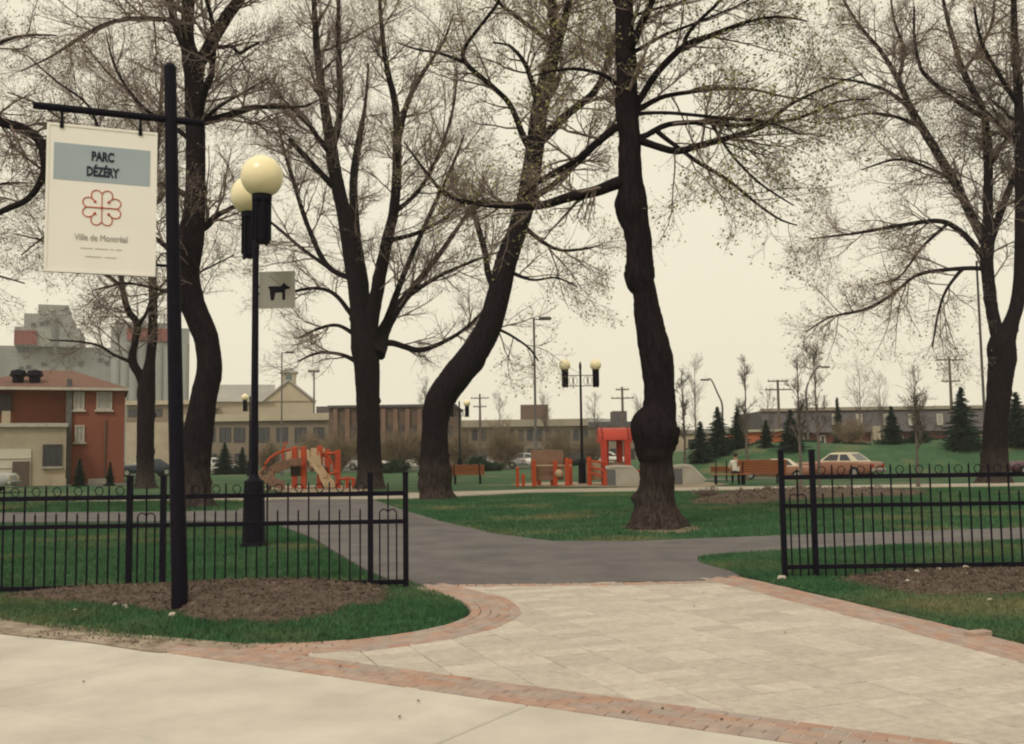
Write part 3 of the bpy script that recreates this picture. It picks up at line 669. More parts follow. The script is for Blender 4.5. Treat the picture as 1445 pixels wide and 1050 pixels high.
# knobby tree in the middle of the lawn
T5 = [(927, 748, 78), (927, 740, 74), (926, 725, 62), (926, 708, 50), (927, 687, 45), (927, 665, 45), (927, 650, 46), (925, 640, 52), (925, 630, 58), (925, 615, 67), (924, 600, 67), (927, 588, 56),
      (930, 576, 46), (930, 545, 44), (928, 520, 46), (925, 500, 46), (919, 470, 41), (914, 440, 37), (910, 412, 33), (904, 398, 40), (903, 385, 41), (902, 368, 36), (901, 340, 36), (897, 318, 38), (892, 300, 45), (890, 284, 44), (890, 268, 35),
      (889, 230, 34), (889, 200, 31), (885, 150, 31), (884, 100, 29), (882, 50, 27), (881, 0, 24), (880, -60, 21), (884, -130, 15), (886, -200, 8)]
L5 = [[(890, 195, 14), (905, 199, 11), (951, 213, 10), (982, 207, 10), (1047, 189, 8), (1082, 175, 7), (1116, 147, 5), (1174, 120, 3), (1215, 105, 2)],
      [(892, 197, 12), (910, 192, 9), (945, 175, 8), (1003, 173, 7), (1044, 177, 6), (1123, 168, 5), (1181, 144, 3), (1230, 140, 2)],
      [(926, 184, 8), (940, 196, 7), (958, 209, 6), (986, 230, 6), (1027, 254, 5), (1065, 285, 4), (1099, 309, 3), (1125, 318, 2)],
      [(890, 158, 12), (907, 151, 9), (934, 137, 7), (972, 130, 6), (1013, 125, 6), (1065, 127, 4), (1109, 137, 3), (1150, 140, 2)],
      [(890, 155, 15), (905, 137, 11), (927, 103, 10), (965, 65, 9), (1000, 51, 7), (1054, 31, 5), (1099, 24, 4), (1140, 30, 2)],
      [(965, 65, 8), (972, 45, 6), (1000, 17, 5), (1017, -2, 5), (1030, -50, 3)],
      [(888, 75, 8), (903, 69, 6), (934, 51, 5), (986, 31, 4), (1037, 10, 3), (1075, -10, 2)],
      [(886, 28, 7), (895, 22, 5), (934, 10, 4), (965, 2, 4), (990, -25, 2)],
      [(892, 164, 9), (907, 160, 6), (951, 160, 5), (1034, 168, 5), (1082, 172, 4), (1130, 190, 2)],
      [(1003, 173, 5), (1030, 215, 4), (1060, 248, 4), (1085, 268, 3), (1120, 290, 2)],
      [(892, 256, 24), (872, 258, 19), (840, 270, 17), (800, 279, 14), (765, 290, 12), (730, 291, 9), (690, 290, 7), (645, 281, 4)],
      [(888, 174, 14), (873, 178, 11), (849, 196, 11), (814, 226, 9), (780, 244, 8), (755, 262, 5), (735, 280, 3)],
      [(886, 124, 10), (869, 118, 7), (852, 106, 6), (821, 98, 5), (787, 99, 4), (750, 108, 2)],
      [(884, 30, 10), (868, 0, 7), (850, -40, 5), (835, -90, 3)]]
big_tree('big dark maple with knobby swollen trunk rising from the centre of the lawn', (928, 747), T5, L5, 51, LEAFG, 1.0, 0.055, 0.0034, dens=0.85, flare=0.3, rough=0.05, extra=3, up=0.02, knots=34)

T4 = [(615, 706, 46), (614, 690, 42), (614, 668, 48), (613, 650, 40), (614, 610, 36), (616, 580, 38), (622, 562, 41), (645, 530, 42), (668, 500, 40), (690, 460, 35), (704, 415, 32),
      (714, 370, 31), (730, 325, 28), (742, 285, 28), (750, 240, 27), (756, 200, 26), (761, 160, 25), (769, 120, 24), (779, 85, 20), (783, 55, 15), (778, 0, 13), (774, -60, 10), (770, -140, 6)]
L4 = [[(780, 80, 15), (795, 35, 12), (803, 0, 10), (815, -60, 6)],
      [(752, 215, 13), (738, 192, 10), (720, 148, 8), (691, 119, 8), (658, 90, 7), (655, 69, 6), (684, 29, 5), (702, 4, 4), (720, -40, 2)],
      [(779, 60, 9), (760, 47, 7), (731, 25, 6), (702, 2, 5), (670, -30, 3)],
      [(744, 288, 14), (734, 289, 10), (702, 288, 9), (651, 284, 7), (622, 268, 6), (590, 228, 4), (570, 200, 2)],
      [(705, 420, 13), (690, 390, 10), (684, 355, 9), (672, 310, 8), (668, 285, 5)],
      [(757, 205, 16), (800, 162, 12), (838, 130, 10), (854, 98, 9), (860, 72, 7), (873, 45, 6), (880, 0, 3)],
      [(745, 280, 12), (775, 265, 9), (820, 225, 8), (855, 190, 6), (880, 150, 3)],
      [(656, 88, 6), (620, 75, 4), (590, 70, 3), (560, 60, 2)],
      [(733, 315, 8), (780, 350, 5), (820, 352, 4), (850, 345, 2)],
      [(712, 380, 7), (750, 395, 4), (785, 392, 3), (815, 405, 2)],
      [(690, 460, 6), (715, 470, 4), (745, 490, 3), (760, 510, 2)]]
big_tree('maple leaning right with a sharply bent dark trunk by the low bench', (615, 705), T4, L4, 41, LEAFG, 1.0, 0.07, 0.0046, dens=0.85, rough=0.03, lens=(1.3, 1.3), extra=6, up=0.02)

T3 = [(522, 691, 42), (522, 675, 36), (521, 640, 33), (520, 600, 32), (519, 560, 33), (518, 520, 36), (514, 490, 37), (511, 465, 32), (505, 420, 25), (495, 360, 22), (485, 300, 20), (472, 240, 19), (467, 205, 17), (458, 150, 13),
      (449, 90, 11), (444, 20, 8), (440, -50, 5)]
L3 = [[(468, 212, 13), (478, 170, 10), (480, 120, 9), (477, 40, 7), (480, -40, 4)],
      [(470, 262, 12), (456, 248, 9), (430, 220, 8), (407, 195, 6)],
      [(466, 215, 11), (449, 195, 8), (423, 159, 7), (394, 148, 6), (358, 154, 4), (320, 170, 2)],
      [(512, 470, 22), (512, 400, 17), (502, 330, 14), (499, 253, 12), (508, 190, 9), (515, 150, 5), (520, 90, 3)],
      [(520, 478, 26), (530, 420, 20), (545, 345, 17), (557, 290, 15), (560, 220, 13), (558, 150, 11), (545, 90, 8), (537, 20, 6), (535, -50, 3)],
      [(560, 205, 10), (575, 145, 8), (600, 98, 6), (625, 60, 4), (640, 20, 2)],
      [(530, 500, 28), (545, 460, 18), (572, 420, 12), (600, 385, 9), (630, 345, 7), (660, 300, 5), (680, 260, 3)],
      [(540, 470, 12), (565, 400, 9), (590, 340, 7), (615, 285, 6), (640, 230, 4), (655, 190, 2)],
      [(572, 420, 8), (610, 395, 6), (645, 378, 5), (690, 360, 3), (720, 352, 2)],
      [(535, 487, 13), (553, 484, 9), (592, 494, 8), (629, 481, 6), (661, 460, 5), (690, 430, 3)],
      [(510, 458, 12), (497, 445, 8), (473, 416, 6), (449, 407, 5), (417, 411, 4), (390, 425, 2)],
      [(505, 400, 11), (492, 392, 8), (460, 373, 8), (433, 315, 7), (415, 259, 6), (401, 213, 4), (390, 160, 2)],
      [(512, 480, 10), (500, 472, 7), (476, 459, 5), (449, 464, 4), (420, 478, 2)],
      [(503, 510, 8), (480, 500, 5), (450, 498, 4), (420, 510, 2)],
      [(460, 375, 6), (425, 350, 5), (390, 320, 4), (350, 290, 2)],
      [(556, 300, 8), (590, 270, 6), (620, 215, 5), (640, 150, 4), (645, 90, 2)],
      [(545, 340, 8), (585, 330, 6), (625, 310, 5), (650, 290, 3), (690, 280, 2)]]
big_tree('bare many stemmed maple spreading upright like a fan behind the orange climbing frame', (522, 690), T3, L3, 31, LEAFB, 0.6, 0.06, 0.0052, dens=0.72, rough=0.03, lens=(1.6, 1.6), extra=6, up=0.05)

T1 = [(278, 719, 50), (277, 700, 42), (277, 674, 38), (280, 613, 39), (288, 558, 36), (296, 522, 35), (290, 476, 34), (272, 430, 35), (263, 390, 36), (267, 345, 38), (275, 290, 30), (276, 220, 27), (274, 120, 27), (273, 95, 30), (265, 60, 20),
      (265, 20, 18), (270, -30, 16), (275, -90, 11), (280, -160, 6)]
L1 = [[(276, 100, 18), (290, 75, 18), (305, 48, 18), (322, 20, 17), (342, -8, 15), (370, -60, 10), (395, -120, 5)],
      [(264, 40, 12), (250, 30, 8), (225, 27, 7), (180, 27, 6), (140, 38, 6), (100, 62, 5), (68, 82, 3), (30, 100, 2)],
      [(303, 62, 8), (312, 67, 6), (328, 65, 6), (337, 76, 6), (350, 68, 5), (366, 60, 3)],
      [(275, 325, 18), (292, 318, 11), (305, 305, 9), (320, 297, 7), (345, 285, 5), (380, 280, 3)],
      [(270, 280, 10), (235, 262, 7), (190, 255, 6), (150, 210, 5), (125, 150, 4), (80, 115, 3), (40, 80, 2)],
      [(272, 200, 9), (240, 175, 6), (200, 150, 5), (165, 100, 4), (150, 50, 2)],
      [(276, 180, 8), (310, 150, 5), (345, 130, 4), (380, 110, 2)],
      [(264, 385, 10), (225, 340, 7), (180, 330, 5), (120, 315, 4), (70, 330, 3), (30, 360, 2)],
      [(268, 420, 8), (230, 410, 5), (180, 400, 4), (130, 410, 2)],
      [(285, 460, 5), (278, 420, 4), (266, 370, 4), (262, 330, 3), (256, 290, 2)]]
big_tree('tall maple with a wavy S shaped trunk behind the sign post', (277, 717), T1, L1, 12, LEAFB, 1.0, 0.05, 0.0040, dens=0.9, rough=0.03, lens=(1.45, 1.35), extra=6, up=0.01)

T2 = [(205, 690, 30), (205, 675, 25), (205, 640, 23), (206, 580, 23), (207, 545, 24), (212, 510, 14), (215, 476, 13), (216, 430, 12), (215, 380, 11), (214, 330, 10), (218, 250, 8), (226, 160, 6), (230, 90, 4)]
L2 = [[(206, 548, 16), (198, 531, 13), (187, 510, 12), (191, 480, 10), (193, 455, 10), (180, 437, 9), (172, 400, 8), (168, 360, 7), (158, 300, 6), (148, 230, 4), (135, 170, 2)],
      [(192, 512, 7), (183, 510, 6), (160, 500, 4), (140, 488, 4), (110, 482, 3), (70, 480, 2)],
      [(193, 462, 7), (205, 445, 5), (215, 420, 4), (235, 395, 3)],
      [(172, 405, 6), (140, 380, 5), (100, 360, 4), (60, 340, 3), (20, 330, 2)],
      [(214, 340, 7), (180, 300, 5), (140, 260, 4), (100, 230, 3)],
      [(160, 310, 6), (110, 270, 5), (60, 240, 4), (10, 200, 2)],
      [(216, 420, 5), (250, 400, 4), (290, 380, 3), (330, 360, 2)],
      [(150, 240, 5), (110, 190, 4), (60, 150, 3), (10, 130, 2)],
      [(222, 200, 5), (190, 140, 4), (150, 100, 3), (110, 50, 2)]]
big_tree('slender forked maple standing between the brick house and the sign post', (205, 689), T2, L2, 21, LEAFB, 1.0, 0.07, 0.0054, dens=0.85, rough=0.03, lens=(1.7, 1.6), extra=7, up=0.02)

T6 = [(1404, 683, 46), (1404, 668, 38), (1404, 640, 34), (1405, 600, 32), (1410, 550, 32), (1414, 510, 36), (1414, 485, 36), (1427, 455, 21), (1437, 420, 19), (1440, 360, 16), (1440, 250, 15), (1438, 150, 13), (1432, 60, 10), (1430, -30, 7), (1430, -90, 4)]
L6 = [[(1412, 482, 22), (1403, 455, 18), (1396, 410, 17), (1393, 365, 18), (1394, 330, 20), (1394, 300, 14), (1394, 214, 12), (1387, 157, 10), (1361, 105, 9), (1347, 62, 7), (1333, 10, 5), (1325, -40, 3)],
      [(1394, 345, 18), (1380, 322, 15), (1371, 305, 13), (1344, 252, 13), (1313, 200, 12), (1285, 152, 10), (1266, 110, 8), (1242, 71, 6), (1214, 38, 5), (1190, 0, 3)],
      [(1398, 335, 14), (1410, 305, 11), (1428, 257, 9), (1440, 225, 6)],
      [(1388, 165, 9), (1368, 155, 7), (1337, 133, 6), (1305, 105, 6), (1296, 85, 5), (1290, 48, 4), (1290, 10, 3)],
      [(1391, 365, 12), (1380, 352, 9), (1352, 324, 8), (1323, 312, 7), (1266, 319, 6), (1209, 329, 4), (1142, 337, 2)],
      [(1392, 382, 9), (1385, 379, 7), (1342, 380, 6), (1295, 388, 5), (1261, 414, 5), (1223, 436, 5), (1171, 448, 3), (1137, 469, 2)],
      [(1360, 378, 6), (1349, 390, 5), (1333, 414, 4), (1322, 450, 3), (1316, 490, 2)],
      [(1335, 318, 5), (1300, 350, 4), (1270, 390, 3), (1240, 400, 2)],
      [(1290, 160, 7), (1255, 130, 5), (1210, 115, 4), (1160, 110, 2)],
      [(1300, 180, 6), (1265, 165, 5), (1225, 160, 4), (1180, 170, 2)],
      [(1345, 255, 6), (1305, 235, 4), (1265, 225, 4), (1215, 240, 2)],
      [(1438, 150, 8), (1410, 105, 6), (1385, 60, 5), (1375, 10, 3)],
      [(1360, 100, 6), (1385, 65, 5), (1400, 30, 4), (1405, -20, 2)],
      [(1268, 112, 6), (1275, 70, 5), (1262, 30, 4), (1255, -20, 2)],
      [(1395, 240, 6), (1425, 190, 5), (1470, 160, 3)],
      [(1440, 300, 8), (1480, 240, 6), (1530, 190, 4), (1560, 130, 2)],
      [(1438, 420, 8), (1480, 380, 6), (1530, 370, 3)]]
big_tree('wide forked maple growing from the lawn beyond the far fence before the maroon car', (1404, 682), T6, L6, 61, LEAFB, 1.0, 0.07, 0.0048, dens=0.9, rough=0.03, lens=(1.6, 1.5), extra=6, up=0.0)

T0 = [(-150, 735, 60), (-150, 690, 52), (-148, 560, 46), (-145, 400, 44), (-140, 250, 40), (-132, 120, 34), (-125, 0, 26), (-120, -90, 14)]
L0 = [[(-142, 200, 24), (-100, 165, 18), (-40, 160, 15), (0, 172, 14), (30, 181, 14), (54, 196, 14), (63, 220, 13), (60, 250, 10), (40, 280, 9), (12, 294, 9), (-15, 305, 6), (-50, 312, 3)],
      [(-140, 180, 18), (-100, 120, 12), (-50, 90, 9), (0, 60, 6), (40, 50, 4), (80, 50, 2)],
      [(-135, 120, 14), (-90, 60, 10), (-50, 10, 8), (-10, -30, 4)],
      [(-145, 330, 14), (-100, 300, 9), (-50, 280, 7), (0, 260, 4), (40, 258, 2)],
      [(-145, 380, 12), (-100, 370, 8), (-50, 380, 6), (0, 390, 3), (35, 400, 2)]]
big_tree('maple by the frame edge whose curling limb hooks beside the white sign', (-150, 733), T0, L0, 8, LEAFB, 1.0, 0.05, 0.0034, dens=0.85, rough=0.03, extra=5, up=0.0)

# ------------------------------------------------------------------ iron fences
def fence(label, A, B, posts, bays, zt, zm, zbt, zp, ext=0.0):
    """A: free end on the ground, B: a ground point along it; posts: distances from A; bays: (d0, d1, narrow)."""
    d = Vector((B.x - A.x, B.y - A.y, 0)); rz = math.atan2(d.y, d.x)
    t = thing('iron_fence', label, 'fence', (A.x, A.y, 0.0), rz)
    for s in posts:
        p = MB().box((s, 0, zp / 2), (0.058, 0.058, zp)).build('post', BLACK, t)
        MB().box((s, 0, zp + 0.012), (0.07, 0.07, 0.022), bev=0.01).build('cap', BLACK, p)
    pk = {}
    def picket(h):
        if h not in pk:
            b = MB().box((0, 0, (h + 0.05) / 2), (0.016, 0.016, h - 0.05))
            b.add([(-.008, -.008, h), (.008, -.008, h), (.008, .008, h), (-.008, .008, h), (0, 0, h + 0.03)], [(0, 1, 4), (1, 2, 4), (2, 3, 4), (3, 0, 4)])
            pk[h] = b.mesh('picket'); pk[h].materials.append(BLACK)
        return pk[h]
    def scroll_mesh(r):
        path = []
        for k in range(22):
            a = math.radians(-60 - k * 18); rr = r * (1 - 0.35 * max(0, k - 10) / 11); path.append((rr * math.cos(a), 0, rr * math.sin(a)))
        m_ = MB().tube(path, 0.006, 5).mesh('scroll', True); m_.materials.append(BLACK); return m_
    sm = scroll_mesh(0.05)
    sm2 = sm.copy()
    am = MB().tube([(0.0475 * math.cos(a), 0, 0.0475 * math.sin(a)) for a in np.linspace(0, math.pi, 12)], 0.0075, 5).mesh('arch', True); am.materials.append(BLACK)
    for d0, d1, narrow in bays:
        w = d1 - d0; c = (d0 + d1) / 2
        for z, h in ((zt, 0.052), (zm, 0.048), (zbt, 0.05)):
            MB().box((c, 0, z), (w - 0.058, 0.034, h)).build('rail', BLACK, t)
        if narrow:
            for k in (-1, 0, 1):
                link('picket', picket(round(zm + (0.09 if k else 0.42), 3)), None, t, (c + k * 0.095, -0.001, 0))
            for k in (-1, 1): link('arch', am, None, t, (c + k * 0.0475, 0, zm + 0.09))
        else:
            n = max(2, int(round(w / 0.116))); s = w / n
            for k in range(1, n):
                tall = k % 2 == 0
                link('picket', picket(round(zt + 0.12, 3) if tall else round(zm + 0.13, 3)), None, t, (d0 + k * s, -0.001, 0))
                if not tall and k < n - 1 and k > 0:
                    link('scroll', sm, None, t, (d0 + k * s, 0, zt + 0.021 + 0.052))
    return t
A = at(573, 835); B = at(0, 846)
ln = lambda x, y: (Vector(at(x, y)) - A).length
f1, f2, f3 = ln(523, 836), ln(229, 841.5), ln(181, 842.5)
zz = lambda px, py, Y: on(px, py, Y).z
Yl = (A.y + B.y) / 2
fence('black iron picket fence behind the sign post', A, B, [0, f1, f2, f3, f3 + (f2 - f1)], [(0, f1, 1), (f1, f2, 0), (f2, f3, 1), (f3, f3 + (f2 - f1), 0)],
      zz(380, 699, Yl), zz(380, 739, Yl), zz(380, 825, Yl), zz(380, 671, Yl))
A = at(1108, 821); B = at(1445, 816.5); g1 = (Vector(at(1152, 820.4)) - A).length
fence('black iron picket fence beside the brick border and mulch verge', A, B, [0, g1, g1 + 2.75, g1 + 3.13], [(0, g1, 1), (g1, g1 + 2.75, 0), (g1 + 2.75, g1 + 3.13, 1)],
      zz(1200, 672.5, A.y), zz(1200, 713, A.y), zz(1200, 799, A.y), zz(1130, 637, A.y))

# ------------------------------------------------------------------ lettering
def text_mesh(s, size, sx=1.0, bold=0.0, depth=0.002):
    c = bpy.data.curves.new('lettering', 'FONT'); c.body = s; c.size = size; c.align_x = 'CENTER'; c.align_y = 'CENTER'; c.extrude = depth; c.offset = bold; c.resolution_u = 3
    o = bpy.data.objects.new('tmp', c); col.objects.link(o); bpy.context.view_layer.update()
    me = bpy.data.meshes.new_from_object(o.evaluated_get(bpy.context.evaluated_depsgraph_get())); bpy.data.objects.remove(o)
    # stand it up: x stays, y becomes z, facing -y
    for v in me.vertices: v.co = (v.co.x * sx, -v.co.z, v.co.y)
    me.materials.clear(); return me

# ------------------------------------------------------------------ park sign
sb = at(253, 872); Ys = sb.y
rz = math.radians(22)
sg = thing('park_sign', 'white hanging park name sign with red rosette on a tall black post', 'sign', (sb.x, sb.y, 0.0), rz)
R2 = Matrix.Rotation(-rz, 3, 'Z')
top = R2 @ (Vector(on(240, 97, Ys)) - Vector((sb.x, sb.y, 0)))
mb = MB(); q = [Vector((0, 0, -0.05)), Vector((0, 0, 0.3)), top * 0.33, top * 0.66, top]
mb.tube(q, [0.078, 0.078, 0.072, 0.066, 0.060], 16); pst = mb.build('post', BLACK, sg, smooth=True)
MB().lathe([(0.062, 0), (0.062, 0.02), (0.04, 0.05), (0.01, 0.06)], 12, tuple(top)).build('cap', BLACK, pst, smooth=True)
za = zz(240, 169, Ys); fr = za / top.z; ax = top.x * fr; ay = top.y * fr
# arm runs along local x, in front of the post
arm = MB(); arm.tube([(ax - 1.25, ay - 0.0, za), (ax + 0.32, ay, za)], 0.036, 12); arm.build('cross_arm', BLACK, sg, smooth=True)
px0 = ax - 1.125; pw = 1.0; ph = 1.45; zt_ = za - 0.155; pcx = px0 + pw / 2; pcz = zt_ - ph / 2; fy = ay
pan = MB().box((pcx, fy, pcz), (pw, 0.03, ph)).build('panel', SIGNW, sg)
for (cx, cz, w, h) in ((pcx, zt_ - 0.012, pw, 0.024), (pcx, zt_ - ph + 0.012, pw, 0.024), (px0 + 0.012, pcz, 0.024, ph - 0.05), (px0 + pw - 0.012, pcz, 0.024, ph - 0.05)):
    MB().box((cx, fy, cz), (w, 0.044, h)).build('rim', SIGNW, pan)
MB().box((pcx, fy - 0.0165, zt_ - 0.37), (pw - 0.13, 0.003, 0.36)).build('blue_band', SIGNB, pan)
for dx in (0.13, pw - 0.16): 
    h_ = MB().tube([(px0 + dx, fy, za - 0.02), (px0 + dx, fy, zt_ - 0.03)], 0.013, 8); h_.box((px0 + dx, fy - 0.02, zt_ - 0.015), (0.035, 0.02, 0.06)); h_.build('hanger', BLACK, sg)
MB().tube([(px0 + pw - 0.02, fy, zt_ - ph + 0.12), (ax * 0.85, fy, zt_ - ph + 0.12)], 0.014, 8).build('bracket', BLACK, sg)
for s, dz, sz, sx, b, m_, nm in (('PARC', 0.30, 0.125, 0.66, 0.0055, INK, 'lettering'), ('DÉZÉRY', 0.452, 0.125, 0.64, 0.0055, INK, 'lettering'),
                             ('Ville de Montréal', 1.10, 0.088, 0.78, 0.0, INKG, 'lettering')):
    link(nm, text_mesh(s, sz, sx, b), m_, pan, (pcx, fy - (0.0215 if m_ is INK else 0.0195), zt_ - dz))
for wv, dz in (((0.11, 0.12, 0.03, 0.05), 1.205), ((0.15, 0.11), 1.285)):       # two faint small lines, too blurred to read
    tot = sum(wv) + 0.02 * (len(wv) - 1); x = pcx - tot / 2
    for w in wv: MB().box((x + w / 2, fy - 0.0165, zt_ - dz), (w, 0.003, 0.010)).build('small_print', INKF, pan); x += w + 0.02
ros = MB(); rc = (pcx, zt_ - 0.80); Rr = 0.155
for qx in (1, -1):
    for qz in (1, -1):
        # each quarter: a lobe beside the vertical bar, a lobe beside the horizontal one and a curl between
        pts = [(0.0, 0.90), (0.16, 1.06), (0.38, 1.10), (0.56, 0.98), (0.62, 0.78), (0.58, 0.62)]
        pts2 = [(0.90, 0.0), (1.06, 0.16), (1.10, 0.38), (0.98, 0.56), (0.78, 0.62), (0.62, 0.58), (0.48, 0.48), (0.40, 0.36)]
        for pp in (pts, pts2):
            c = cat_rom([(a, b) for a, b in pp], 4)
            ros.tube([(rc[0] + qx * a * Rr, fy - 0.018, rc[1] + qz * b * Rr) for a, b in c], 0.0055, 6)
        ros.sphere((rc[0] + qx * 0.40 * Rr, fy - 0.018, rc[1] + qz * 0.38 * Rr), 0.014, 8, 6)
ros.tube([(rc[0] - 0.92 * Rr, fy - 0.018, rc[1]), (rc[0] + 0.92 * Rr, fy - 0.018, rc[1])], 0.0065, 6)
ros.tube([(rc[0], fy - 0.018, rc[1] - 0.92 * Rr), (rc[0], fy - 0.018, rc[1] + 0.92 * Rr)], 0.0045, 6)
ros.sphere((rc[0], fy - 0.018, rc[1]), 0.014, 8, 6)
ros.build('rosette', INKR, pan)

# ------------------------------------------------------------------ globe lamps
def globe_lamp(label, loc, rz, H, globe_r, half, group=None):
    t = thing('globe_lamp', label, 'street lamp', loc, rz, group)
    # flared octagonal foot
    MB().lathe([(0.215, -0.02), (0.215, 0.06), (0.195, 0.08), (0.175, 0.95), (0.165, 1.12), (0.10, 1.16), (0.075, 1.22)], 8).build('foot', BLACK, t)
    MB().lathe([(0.07, 1.2), (0.062, 2.5), (0.052, H - 0.15), (0.052, H - 0.12)], 14).build('pole', BLACK, t, smooth=True)
    MB().lathe([(0.05, H - 0.12), (0.065, H - 0.1), (0.06, H + 0.12), (0.03, H + 0.16), (0.045, H + 0.2), (0.01, H + 0.25)], 10).build('finial', BLACK, t, smooth=True)
    for z in (H - 0.42, H - 0.92):
        MB().box((0, 0, z), (2 * half - 0.2, 0.035, 0.035)).build('arm', BLACK, t)
    for k in (-1, 1):
        for xx in (0.24, 0.46):
            mb = MB(); mb.tube([(k * xx + 0.085 * math.cos(a), 0, H - 0.67 + 0.2 * math.sin(a)) for a in np.linspace(0, 2 * math.pi, 17)], 0.011, 5, cap=False); mb.build('ring', BLACK, t)
        MB().box((k * 0.35, 0, H - 0.67), (0.025, 0.025, 0.52)).build('bar', BLACK, t)
        x = k * half
        ft = MB(); ft.lathe([(0.105, H - 0.98), (0.12, H - 0.9), (0.12, H - 0.30), (0.165, H - 0.24), (0.17, H - 0.15), (0.12, H - 0.13)], 16, (x, 0, 0))
        fi = ft.build('fitter', BLACK, t)
        for j in range(8):
            a = 2 * math.pi * j / 8; fin = MB().box((x + 0.135 * math.cos(a), 0.135 * math.sin(a), H - 0.58), (0.05, 0.02, 0.68 + 0.16 * (j % 2)), rz=a); fin.build('fin', BLACK, fi)
        MB().sphere((x, 0, H + globe_r - 0.19), globe_r, 32, 20).build('globe', GLOBE, t, smooth=True)
    return t
nb = at(358, 772); Hn = (zz(366, 254, nb.y - 0.6) + zz(351, 277, nb.y + 0.6)) / 2
_f, _b = on(366, 254, nb.y - 0.62), on(350, 278, nb.y + 0.62)
gl = globe_lamp('black twin globe lamp carrying the grey dog sign', (nb.x, nb.y, 0), math.atan2(_f.y - _b.y, _f.x - _b.x), Hn - 0.13, 0.355, 0.66)
fb = at(822, 683); s_ = fb.y; Hf = zz(820, 516, s_)
globe_lamp('black twin globe lamp by the red play arch', (fb.x, fb.y, 0), math.radians(4), Hf - 0.05, 0.27, 0.74)
xb = at(649, 668); globe_lamp('black twin globe lamp half hidden behind the bent trunk', (xb.x, xb.y, 0), math.radians(40), zz(652, 569, xb.y) - 0.05, 0.27, 0.74)
xb = at(352, 672); globe_lamp('far black twin globe lamp mostly hidden by the lamp with dog sign', (xb.x, xb.y, 0), math.radians(75), zz(351, 562, xb.y) - 0.05, 0.27, 0.74)
# dog sign on the near lamp
c0 = on(391, 409, nb.y); ds = thing('dog_sign', 'square grey sign with black dog on leash fixed to the lamp pole', 'sign', (c0.x, c0.y, c0.z - 0.33), math.radians(-4))
w_ = 52 / ppm(nb.y)
dp = MB().box((0, 0, 0.33), (w_, 0.012, w_ * 1.02)).build('panel', DOGS, ds)
for dz in (-0.06, 0.06): MB().box((-w_ / 2 - 0.035, 0.0, 0.33 + dz), (0.085, 0.03, 0.035)).build('bracket', BLACK, ds)
k = w_ / 200.0
dog = [(-50, 13), (-44, 20), (-5, 20), (20, 19), (30, 28), (40, 40), (47, 30), (62, 18), (74, 14), (70, 4), (54, 2), (46, -2), (44, -20), (46, -56), (30, -58), (30, -24), (28, -16), (-8, -16), (-14, -28), (-16, -58), (-34, -58), (-32, -30), (-34, -8), (-37, 10), (-50, 8)]
dg = MB(); bm = bmesh.new()
fv = [bm.verts.new((x * k, -0.0085, 0.33 + z * k)) for x, z in dog]; bmesh.ops.triangulate(bm, faces=[bm.faces.new(fv)])
me = bpy.data.meshes.new('dog_mark'); bm.to_mesh(me); bm.free(); link('dog_mark', me, BLACK, dp)
MB().tube([(20 * k, -0.008, 0.33 + 24 * k), (-46 * k, -0.008, 0.33 + 82 * k)], 0.0035, 5).build('leash_mark', BLACK, dp)

# ------------------------------------------------------------------ tall park lamps, cobra lamps, utility poles
def shoebox(label, px, py0, py1, dx, group=None, thick=0.07):
    b = at(px, py0); H = zz(px, py1, b.y); t = thing('park_light', label, 'lamp post', (b.x, b.y, 0))
    MB().lathe([(thick * 1.5, -0.02), (thick * 1.5, 0.5), (thick, 0.55), (thick * 0.7, H)], 10).build('pole', POLEG, t, smooth=True)
    L = dx / ppm(b.y); MB().box((L * 0.2, 0, H - 0.06), (abs(L) * 0.5, 0.05, 0.05)).build('arm', POLEG, t)
    MB().box((L * 0.68, 0, H - 0.02), (abs(L) * 0.75, 0.32, 0.14), bev=0.04).build('lamp_head', POLEG, t); return t
shoebox('tall grey park light with flat head near the orange posts', 757, 684, 449, 23)
shoebox('slender grey park light rising left of the fan shaped maple', 397, 672, 497, 17)
shoebox('grey park light just behind the forked maple trunk', 1394, 676, 368, 18)
def cobra(label, px, ptop, Y, pxh, pyh):
    H = zz(px, ptop, Y); x = on(px, 640, Y).x; hx = on(pxh, pyh, Y); t = thing('cobra_lamp', label, 'street lamp', (x, Y, 0))
    dx = hx.x - x; dz = hx.z
    c = cat_rom([(0, 0, -0.05), (0, 0, H * 0.6), (0, 0, H * 0.8), (dx * 0.25, 0, H * 0.94), (dx * 0.6, 0, dz), (dx * 0.9, 0, dz)], 5)
    MB().tube(c, list(np.linspace(0.11, 0.05, len(c))), 8).build('pole', POLEG, t, smooth=True)
    MB().box((dx * 0.98, 0, dz), (0.75, 0.3, 0.16), bev=0.05).build('lamp_head', POLEG, t)
cobra('curved street lamp arching over the small spruces', 1021, 548, 88, 994, 536)
cobra('curved street lamp arching over the road near the mansard row', 1141, 525, 88, 1165, 518)
def utility(label, px, ptop, Y, arms):
    H = zz(px, ptop, Y); x = on(px, 640, Y).x; t = thing('utility_pole', label, 'pole', (x, Y, 0))
    MB().lathe([(0.17, -0.05), (0.15, H * 0.5), (0.11, H)], 10).build('pole', WOODP, t, smooth=True)
    for a, w in arms:
        z = zz(px, a, Y); cr_ = MB().box((0, -0.16, z), (w, 0.1, 0.12)).build('cross_arm', WOODP, t)
        for s in (-0.45, -0.2, 0.2, 0.45): MB().lathe([(0.04, 0), (0.06, 0.06), (0.03, 0.16)], 6, (s * w, -0.16, z + 0.06)).build('insulator', FRAME, cr_)
utility('wooden utility pole above the small rooftop box', 880, 546, 105, ((550, 1.4), (562, 2.4)))
utility('wooden utility pole among the spruces before the orange wall', 1101, 536, 95, ((538, 2.0), (550, 2.6)))
